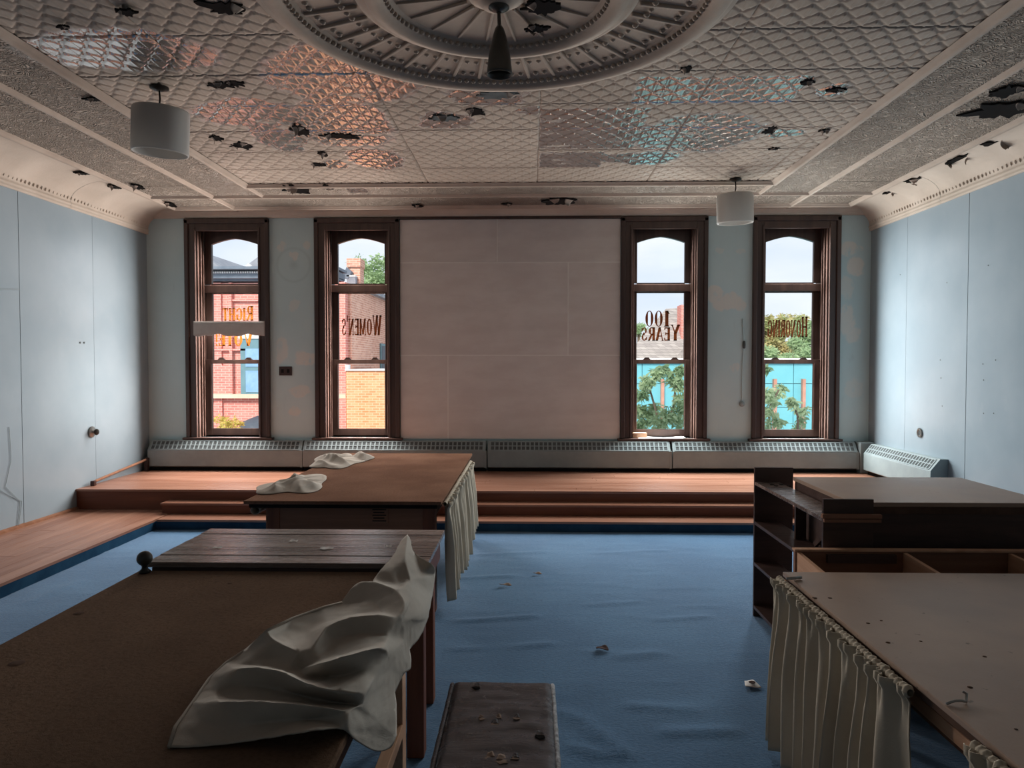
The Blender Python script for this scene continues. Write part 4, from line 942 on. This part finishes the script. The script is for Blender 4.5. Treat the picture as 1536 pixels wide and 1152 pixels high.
bmesh.ops.recalc_face_normals(bm, faces=bm.faces); bm.to_mesh(me); bm.free()
me.materials.append(M['cloth']); me.polygons.foreach_set('use_smooth', [True]*len(me.polygons))
clo = bpy.data.objects.new('draped_cloth', me); COL.objects.link(clo)
s_ = clo.modifiers.new('s', 'SUBSURF'); s_.levels = s_.render_levels = 3
tx = bpy.data.textures.new('cloth_wrinkle', 'CLOUDS'); tx.noise_scale = .035; dm = clo.modifiers.new('d', 'DISPLACE'); dm.texture = tx; dm.strength = .005; dm.texture_coords = 'GLOBAL'
so_ = clo.modifiers.new('t', 'SOLIDIFY'); so_.thickness = .002
hp = [CL[k_][1] for k_ in order[:10]]
MB().tube([p+Vector((.004, 0, .001)) for p in hp], .0045, 6).build('hem', M['hem'], clo, smooth=True)
tag(clo, 'large crumpled off-white cloth draped over the near left tables', 'cloth')

# crumpled cloths on the far brown table
def crumple(px, py, rx, ry, z, seed, label, hmax=.05):
    c = AZ(px, py, z); ax = (AZ(px+rx, py, z)-AZ(px-rx, py, z)).length/2; ay = (AZ(px, py+ry, z)-AZ(px, py-ry, z)).length/2
    def fn(u, v):
        t = v*2*PI; r = u; out = .78+.35*noise.noise((math.cos(t)*1.3+seed, math.sin(t)*1.3, 2))
        x, y = c.x+ax*r*out*math.cos(t), c.y+ay*r*out*math.sin(t)
        n1 = max(0, 1-abs(noise.noise((x*4.2+seed+y*2.2, y*1.8, 1)))*3.4); n2 = max(0, 1-abs(noise.noise((x*8-y*4, y*3+seed, 4)))*4)*.6
        h = hmax*(max(0, n1)*.8+max(0, n2)*.35)*(1-r**3)+.2*hmax*(1-r*r)
        return (x, y, z+.004+h)
    return tag(MB().grid(fn, 44, 120).build('crumpled_cloth', M['hem'], None, smooth=True, solid=.002), label, 'cloth')
crumple(511, 692, 50, 13, .722, 3.1, 'small crumpled white cloth at the far end of the far brown table', .075)
crumple(444, 727, 60, 17, .722, 8.4, 'crumpled white cloth at the left edge of the far brown table', .06)

# ------------------------------------------------------------------ small things on walls
t = empty('paper_strip', (-3.63, 8.62, 1.94), label='white strip with a wavy lower edge across the leftmost window', cat='strip')
pa, pb2 = AY(290, 482, 8.622), AY(397, 503, 8.622)
MB().grid(lambda u, v: (pa.x+(pb2.x-pa.x)*u, 8.622-.006*math.sin(u*9)*v, pa.z-(pa.z-pb2.z+.012*math.sin(u*14)+.006*math.sin(u*31))*v), 50, 4).build('strip', M['strip'], t, smooth=True, solid=.004)
op = AY(428.5, 556.5, YD)
t = empty('outlet_plate', (op.x, YD, op.z-.055), label='dark brown outlet plate on the wall between the two left windows', cat='outlet')
box('plate', M['plate_brown'], op.x-.078, op.x+.078, YD-.012, YD, op.z-.055, op.z+.055, t, bevel=.003)
for dx in (-.035, .035): box('socket', M['black'], op.x+dx-.016, op.x+dx+.016, YD-.0135, YD-.011, op.z-.022, op.z+.022, t)
p = AX(138, 648, XL+.02)
t = empty('pipe_valve', tuple(p), label='round metal valve knob with flange on the left wall', cat='knob')
MB().lathe([(0, .0), (.06, .0), (.06, .006), (.045, .014), (.02, .018), (.018, .05), (0, .05)], (XL+.018, p.y, p.z), 24, axis='x').build('flange', M['metal'], t, smooth=True)
MB().lathe([(0, 0), (.03, .0), (.034, .012), (.028, .022), (0, .024)], (XL+.06, p.y, p.z), 16, axis='x').build('handle', M['dark_metal'], t, smooth=True)
p = AX(1380, 649, XR-.014)
t = empty('wall_bracket', tuple(p), label='small broken outlet box on the right wall above the heater', cat='outlet')
MB().lathe([(.045, .0), (.05, -.01), (.03, -.012), (.026, 0)], (XR-.014, p.y, p.z), 18, axis='x').build('ring', M['metal'], t, smooth=True)
box('core', M['heater_dark'], XR-.02, XR-.013, p.y-.02, p.y+.02, p.z-.03, p.z+.025, t)
for px, py in ((1413, 609), (1410, 540), (1411, 567), (1474, 546), (1475, 570), (1493, 540), (1482, 398), (1475, 620), (1490, 620), (1350, 412), (1420, 424)):
    q = AX(px, py, XR-.02); MB().lathe([(0, -.002), (.006, -.0015), (.007, 0)], (XR-.018, q.y, q.z), 8, axis='x').build('nail_hole', M['heater_dark'], wr)
for px, py in ((121, 514), (127, 514)):
    q = AX(px, py, XL+.02); MB().lathe([(0, .002), (.01, .0015), (.011, 0)], (XL+.016, q.y, q.z), 8, axis='x').build('nail_hole', M['heater_dark'], wl)
# wire and switch between the right windows
ca = [AY(x, y, YD-.008) for x, y in ((1114, 478), (1115, 500), (1116, 517), (1114, 545), (1113, 580), (1113, 606))]
t = empty('wall_cable', tuple(ca[-1]), label='thin cable with inline switch hanging between the two right windows', cat='cable')
MB().tube(ca, .006, 6).build('cable', M['far_wall'], t, smooth=True)
MB().lathe([(0, .05), (.016, .04), (.02, 0), (.016, -.04), (0, -.05)], tuple(ca[2]), 10).build('inline_switch', M['heater_dark'], t, smooth=True)
MB().lathe([(0, -.03), (.03, -.028), (.034, 0)], (ca[-1].x, YD, ca[-1].z), 14, axis='y').build('outlet_cap', M['heater'], t, smooth=True)
# pipe rail at the left wall
p0, p1 = AX(140, 724, XL+.07), AX(222, 688, XL+.07)
p1 = Vector((p1.x, 8.50, p1.z-.005))
t = empty('pipe_rail', (XL+.07, 7.5, ZP), label='low metal pipe on two brackets along the left wall on the platform', cat='pipe')
MB().tube([p0, p0+Vector((0, .05, .012)), (p0+p1)/2+Vector((0, 0, .004)), p1], .014, 10).build('pipe', M['apron'], t, smooth=True)
for q in (p0, p1): box('bracket', M['plate_brown'], q.x-.022, q.x+.022, q.y-.022, q.y+.022, ZP, q.z+.02, t, bevel=.006)
# things on the sill of the third window
s3 = WINS[2][0]
tag(box('wood_block', M['light_wood'], s3-.36, s3-.19, 8.70, 8.78, .70, .76, bevel=.003), 'small pale wood block on the sill of the window right of the boards', 'block')
tag(MB().grid(lambda u, v: (s3-.30+.56*u, 8.62+.14*v, .7015+.006*math.sin(u*8)*v+.006*u), 16, 5).build('paper_sheet', M['paper'], None, smooth=True, solid=.003), 'white paper lying on the sill of the window right of the boards', 'paper')
# litter on the carpet
def litter(px, py, w_, d_, mat, nm, label, cat, z=.012, h=.006):
    p = AZ(px, py, 0); sd = random.random()*9
    return tag(MB().grid(lambda u, v: (p.x+(u-.5)*w_*(.8+.2*math.sin(v*3+sd)), p.y+(v-.5)*d_, z+h*math.sin(u*4+sd)*math.cos(v*3)+h), 6, 6).build(nm, mat, None, smooth=True, solid=.002), label, cat)
o = litter(1127, 1029, .075, .075, M['paper'], 'packet', 'small white packet with dark print lying on the blue carpet', 'packet', .008, .003)
q = AZ(1128, 1029, 0); MB().lathe([(0, .002), (.016, .002), (.017, 0)], (q.x, q.y, .0185), 9).build('print', M['plate_brown'], o)
litter(758, 880, .09, .03, M['foam'], 'paint_chip', 'flattened pale scrap on the carpet beside the far table', 'scrap')
litter(806, 863, .07, .025, M['foam'], 'paint_chip', 'small curled scrap farthest out on the open carpet', 'scrap')
litter(903, 976, .07, .05, M['plate_brown'], 'dry_leaf', 'dark dry leaf on the middle of the carpet', 'leaf')

# ================================================================== outdoors
gr = box('ground', M['ground'], -80, 80, 9.3, 140, -5.6, -5.5); tag(gr, 'street level ground outside', kind='structure')
def X_(px, Y): return AY(px, 545, Y).x
def Z_(py, Y): return AY(450, py, Y).z
A_ = empty('brick_building', (-9, 22, -5.5), label='red brick building with slate cornice across the street at left', cat='building')
Y0 = 22.0
box('wall', M['brick_red'], X_(200, Y0), X_(521, Y0), Y0, Y0+7, -5.5, Z_(424, Y0), A_)
box('pilaster', M['brick_red'], X_(322, Y0), X_(334, Y0), Y0-.08, Y0, -5.5, Z_(424, Y0), A_); box('pilaster', M['brick_red'], X_(347, Y0), X_(351, Y0), Y0-.14, Y0, Z_(594, Y0), Z_(424, Y0), A_)
box('pilaster', M['brick_red'], X_(505, Y0), X_(521, Y0), Y0-.2, Y0, -5.5, Z_(424, Y0), A_); box('brick_panel', M['brick_red'], X_(334, Y0), X_(347, Y0), Y0-.1, Y0, Z_(592, Y0), Z_(548, Y0), A_)
box('brick_band', M['brick_red'], X_(300, Y0), X_(400, Y0), Y0-.12, Y0, Z_(526, Y0), Z_(523, Y0), A_); box('brick_band', M['brick_red'], X_(351, Y0), X_(400, Y0), Y0-.1, Y0, Z_(452, Y0), Z_(449, Y0), A_)
box('string_course', M['stone'], X_(200, Y0), X_(521, Y0), Y0-.22, Y0, Z_(597, Y0), Z_(591, Y0), A_)
cn = MB().box(X_(200, Y0), X_(512, Y0), Y0-.35, Y0+.5, Z_(419, Y0), Z_(409, Y0)).box(X_(200, Y0), X_(514, Y0), Y0-.6, Y0+.6, Z_(407, Y0), Z_(403, Y0)).box(X_(200, Y0), X_(512, Y0), Y0-.15, Y0+.4, Z_(422, Y0), Z_(418, Y0)).build('cornice', M['cornice'], A_)
dn = box('dentil', M['ext_white'], X_(316, Y0), X_(317.5, Y0), Y0-.42, Y0-.35, Z_(412, Y0), Z_(409.5, Y0), A_)
for i in range(1, 34): dup(dn, dn.location+Vector((.07*i, 0, 0)), A_)
for sgn, pk, ft in ((1, 296, 336), (-1, 404, 364)):
    MB().add([(X_(pk, 23), 23, Z_(374, 23)), (X_(ft, 23), 23, Z_(403, 23)), (X_(2*pk-ft, 23), 23, Z_(403, 23)), (X_(pk, 23), 27, Z_(374, 23)), (X_(ft, 23), 27, Z_(403, 23)), (X_(2*pk-ft, 23), 27, Z_(403, 23))], [(0, 1, 2), (3, 5, 4), (0, 3, 4, 1), (0, 2, 5, 3), (1, 4, 5, 2)]).build('gable_roof', M['slate'], A_)
MB().prism([(X_(368, 22.8), Z_(402, 22.8)), (X_(381, 22.8), Z_(402, 22.8)), (X_(375, 22.8), Z_(395, 22.8))], 'y', 22.75, 22.95).build('white_gablet', M['ext_white'], A_)
wn = box('window', M['teal_frame'], X_(363, Y0), X_(402, Y0), Y0-.12, Y0, Z_(592, Y0), Z_(497, Y0), A_)
for y0, y1 in ((588, 556), (550, 523)): box('pane', M['ext_glass'], X_(371, Y0), X_(399, Y0), Y0-.14, Y0-.11, Z_(y0, Y0), Z_(y1, Y0), wn)
box('lintel', M['ext_white'], X_(361, Y0), X_(404, Y0), Y0-.16, Y0, Z_(508, Y0), Z_(496, Y0), A_)
MB().lathe([(X_(395, Y0)-X_(366, Y0), 0), ((X_(395, Y0)-X_(366, Y0))*.8, .35), (0, .55)], (X_(386, Y0), Y0-.02, Z_(650, Y0)), 16, PI, 2*PI).build('awning', M['ext_dark'], A_, smooth=True)
Xs = X_(521, Y0)
box('side_wall', M['brick_tan'], Xs, Xs+.1, Y0+.15, Y0+8, -5.5, 3.98, A_); box('roof_edge', M['slate'], Xs-.5, Xs+.3, Y0+2.0, Y0+8, 3.98, 4.12, A_)
w2 = box('window', M['teal_frame'], Xs+.05, Xs+.16, 26.3, 27.3, 1.1, 2.33, A_); box('pane', M['ext_dark'], Xs+.15, Xs+.17, 26.4, 27.2, 1.2, 2.25, w2)
A3 = empty('chimney', (0, 0, 0)); A3.parent = A_; Y2 = 24.0
box('stack', M['brick_tan'], X_(523, Y2), X_(541, Y2), Y2, Y2+.55, Z_(436, Y2), Z_(392, Y2), A3); box('crown', M['brick_tan'], X_(521.5, Y2), X_(542, Y2), Y2-.06, Y2+.6, Z_(401, Y2), Z_(388, Y2), A3)
MB().prism([(X_(517, Y2), Z_(418, Y2)), (X_(524, Y2), Z_(403, Y2)), (X_(531, Y2), Z_(409, Y2)), (X_(526, Y2), Z_(420, Y2))], 'y', Y2-.3, Y2-.02).build('flashing', M['cornice'], A3)
box('coping', M['ext_white'], X_(524, Y2), X_(537, Y2), Y2-.3, Y2-.03, Z_(416.5, Y2), Z_(414.5, Y2), A3); box('roof_curb', M['slate'], X_(524, Y2), X_(537, Y2), Y2-.28, Y2-.02, Z_(430, Y2), Z_(416.5, Y2), A3)
A4 = empty('brick_annex', (-4, 21, -5.5), label='low orange brick annex with white coping seen through the second window', cat='building'); Y3 = 21.0
box('wall', M['brick_orange'], X_(519, Y3), X_(680, Y3), Y3, Y3+4, -5.5, Z_(556, Y3), A4); box('coping', M['ext_white'], X_(518, Y3), X_(680, Y3), Y3-.06, Y3+4, Z_(556, Y3), Z_(554, Y3), A4); box('vent', M['ext_white'], X_(518.5, Y3), X_(523, Y3), Y3-.05, Y3+.2, Z_(554, Y3), Z_(547, Y3), A4)
# turquoise clad wall
TW = empty('turquoise_wall', (6, 20, -5.5), label='turquoise sheet wall with white cap and timber posts across the street', cat='wall'); Y4 = 20.0
rows = [Z_(543, Y4), Z_(575, Y4), Z_(610, Y4), Z_(646, Y4), Z_(700, Y4), -5.5]
xe = [1.6, 3.1, 4.75, 6.05, 7.25, 8.9, 10.5]
for i in range(len(rows)-1):
    for j in range(len(xe)-1): box('sheet', M['turquoise'], xe[j]+.008, xe[j+1]-.008, Y4, Y4+.12, rows[i+1]+.008, rows[i]-.008, TW)
box('backing', M['teal_frame'], 1.6, 10.5, Y4+.05, Y4+.3, -5.5, rows[0]-.02, TW); box('cap', M['ext_white'], 1.5, 10.6, Y4-.12, Y4+.4, rows[0], Z_(537.5, Y4), TW)
for px in (993, 1161, 1204): box('post', M['post'], X_(px-2.3, Y4), X_(px+2.3, Y4), Y4-.14, Y4-.01, -5.5, Z_(568, Y4), TW)
# shingled house
HS = empty('shingled_house', (7, 35, -5.5), label='grey shingled house roof with red chimney seen through the third window', cat='house'); Y5 = 35.0
vz = lambda px, py, Y: AY(px, py, Y)
pts = [vz(930, 545, 33), vz(1075, 545, 33), vz(1050, 460, 37), vz(999, 463, 37), vz(930, 545, 42), vz(1075, 545, 42)]
MB().add(pts, [(0, 1, 2, 3), (0, 3, 4), (1, 5, 2), (3, 2, 5, 4)]).build('roof', M['shingle'], HS)
box('wall', M['ext_white'], pts[0].x+.3, pts[1].x-.3, 33.4, 41.5, -5.5, pts[0].z, HS)
MB().add([vz(1012, 538, 32), vz(1060, 538, 32), vz(1040, 505, 32), vz(1012, 538, 36), vz(1060, 538, 36), vz(1040, 505, 36)], [(0, 1, 2), (3, 5, 4), (0, 2, 5, 3), (1, 4, 5, 2), (0, 3, 4, 1)]).build('dormer', M['shingle'], HS)
box('chimney', M['brick_red'], X_(1019, 35), X_(1032, 35), 34.6, 35.6, 2, AY(1025, 458, 35).z, HS)
# foliage
def leaves(nm, mat, parent, centers, n, size, seed, squash=.8, droop=0):
    rnd = random.Random(seed); vs = []; fs = []
    for _ in range(n):
        c, r = centers[rnd.randrange(len(centers))]; d = Vector((rnd.gauss(0, 1), rnd.gauss(0, 1), rnd.gauss(0, 1)*squash))
        d = d.normalized()*r*rnd.random()**.45; p = Vector(c)+d
        ax = Vector((rnd.gauss(0, 1), rnd.gauss(0, .6), rnd.gauss(0, .6)-droop)).normalized(); nn = Vector((rnd.gauss(0, 1), rnd.gauss(0, 1)-.5, rnd.gauss(0, 1))); sd = ax.cross(nn).normalized(); L = size*rnd.uniform(.6, 1.3); k_ = len(vs)
        vs += [p, p+ax*L*.45+sd*L*.2, p+ax*L, p+ax*L*.45-sd*L*.2]; fs.append((k_, k_+1, k_+2, k_+3))
    me = bpy.data.meshes.new(nm); me.from_pydata([tuple(v-parent.location) for v in vs], [], fs); me.materials.append(mat)
    o = bpy.data.objects.new(nm, me); COL.objects.link(o); o.parent = parent; o['kind'] = 'stuff'; return o
def tree(label, px, py, Y, rx, rz, n, mat, size, seed, nm='tree'):
    c = AY(px, py, Y); t = empty(nm, (c.x, Y, -5.5), label=label, cat='tree'); rnd = random.Random(seed)
    cs = [((c.x+rnd.uniform(-1, 1)*rx, Y+rnd.uniform(-1, 1)*rx*.6, c.z+rnd.uniform(-1, .9)*rz), rnd.uniform(.35, .6)*min(rx, rz)) for _ in range(16)]
    leaves('foliage', mat, t, cs, n, size, seed)
    MB().tube([(c.x, Y, -5.5), (c.x+.1, Y, -2), (c.x, Y, c.z)], [.25, .2, .08], 8).build('trunk', M['bark'], t, smooth=True)
tree('green tree top behind the tan brick side wall', 572, 425, 42, 1.4, 1.3, 5000, M['leaf_green'], .22, 4)
tree('yellowing tree behind the turquoise wall, left half of the rightmost window', 1158, 512, 41, .9, 1.2, 7000, M['leaf_gold'], .26, 5)
tree('tall green and gold tree behind the turquoise wall, middle of the rightmost window', 1188, 506, 52, 1.3, 1.6, 7000, M['leaf_gold'], .26, 6)
tree('green tree behind the turquoise wall, right part of the rightmost window', 1222, 512, 46, 1.2, 1.5, 7000, M['leaf_green'], .26, 7)
tree('low green hedge tree just above the turquoise wall', 1188, 530, 34, 2.6, .7, 7000, M['leaf_green'], .2, 8)
tree('small distant tree left of the shingled roof', 958, 492, 47, .5, .45, 900, M['leaf_green'], .16, 9)
tree('small yellow shrub tree in front of the red brick building', 343, 640, 20.5, .3, .28, 700, M['leaf_yellow'], .1, 10)
def vine(label, spots, n, seed, stems):
    Y = 13.0; c = AY(spots[0][0], 660, Y); t = empty('street_tree', (c.x, Y, -5.5), label=label, cat='tree')
    cs = [(tuple(AY(x, y, Y+random.Random(x*y).uniform(-.5, .5))), r*Y/FPX) for x, y, r in spots]
    leaves('foliage', M['leaf_vine'], t, cs, n, .11, seed, 1, .7)
    for st_ in stems: MB().tube([AY(x, y, Y) for x, y in st_], [.025-.004*i for i in range(len(st_))], 6).build('branch', M['bark'], t, smooth=True)
    b0 = AY(*stems[0][0], Y); MB().tube([(b0.x, Y, -5.5), (b0.x, Y, b0.z+.02)], [.06, .03], 7).build('trunk', M['bark'], t)
vine('leafy street tree filling the lower half of the window right of the boards', [(964, 590, 9), (970, 572, 9), (985, 560, 8), (996, 554, 8), (1008, 566, 10), (1018, 575, 10), (1020, 555, 7), (1022, 598, 12), (962, 615, 10), (975, 625, 13), (990, 630, 14), (1005, 620, 13), (1018, 630, 14), (960, 636, 12), (983, 610, 7), (1024, 612, 10)], 2300, 1, [[(990, 660), (985, 620), (975, 585), (990, 558)], [(990, 660), (1010, 610), (1015, 570), (1003, 555)]])
vine('slender leafy branch in the left part of the rightmost window', [(1152, 590, 8), (1158, 600, 10), (1166, 590, 8), (1172, 582, 6), (1155, 618, 10), (1152, 635, 10), (1168, 633, 7), (1150, 552, 5)], 620, 2, [[(1152, 660), (1155, 610), (1168, 585)]])
vine('slender leafy branch in the middle of the rightmost window', [(1190, 605, 6), (1198, 617, 7), (1203, 630, 8), (1194, 640, 8), (1207, 615, 5), (1188, 598, 4)], 330, 3, [[(1196, 662), (1197, 625), (1188, 600)]])
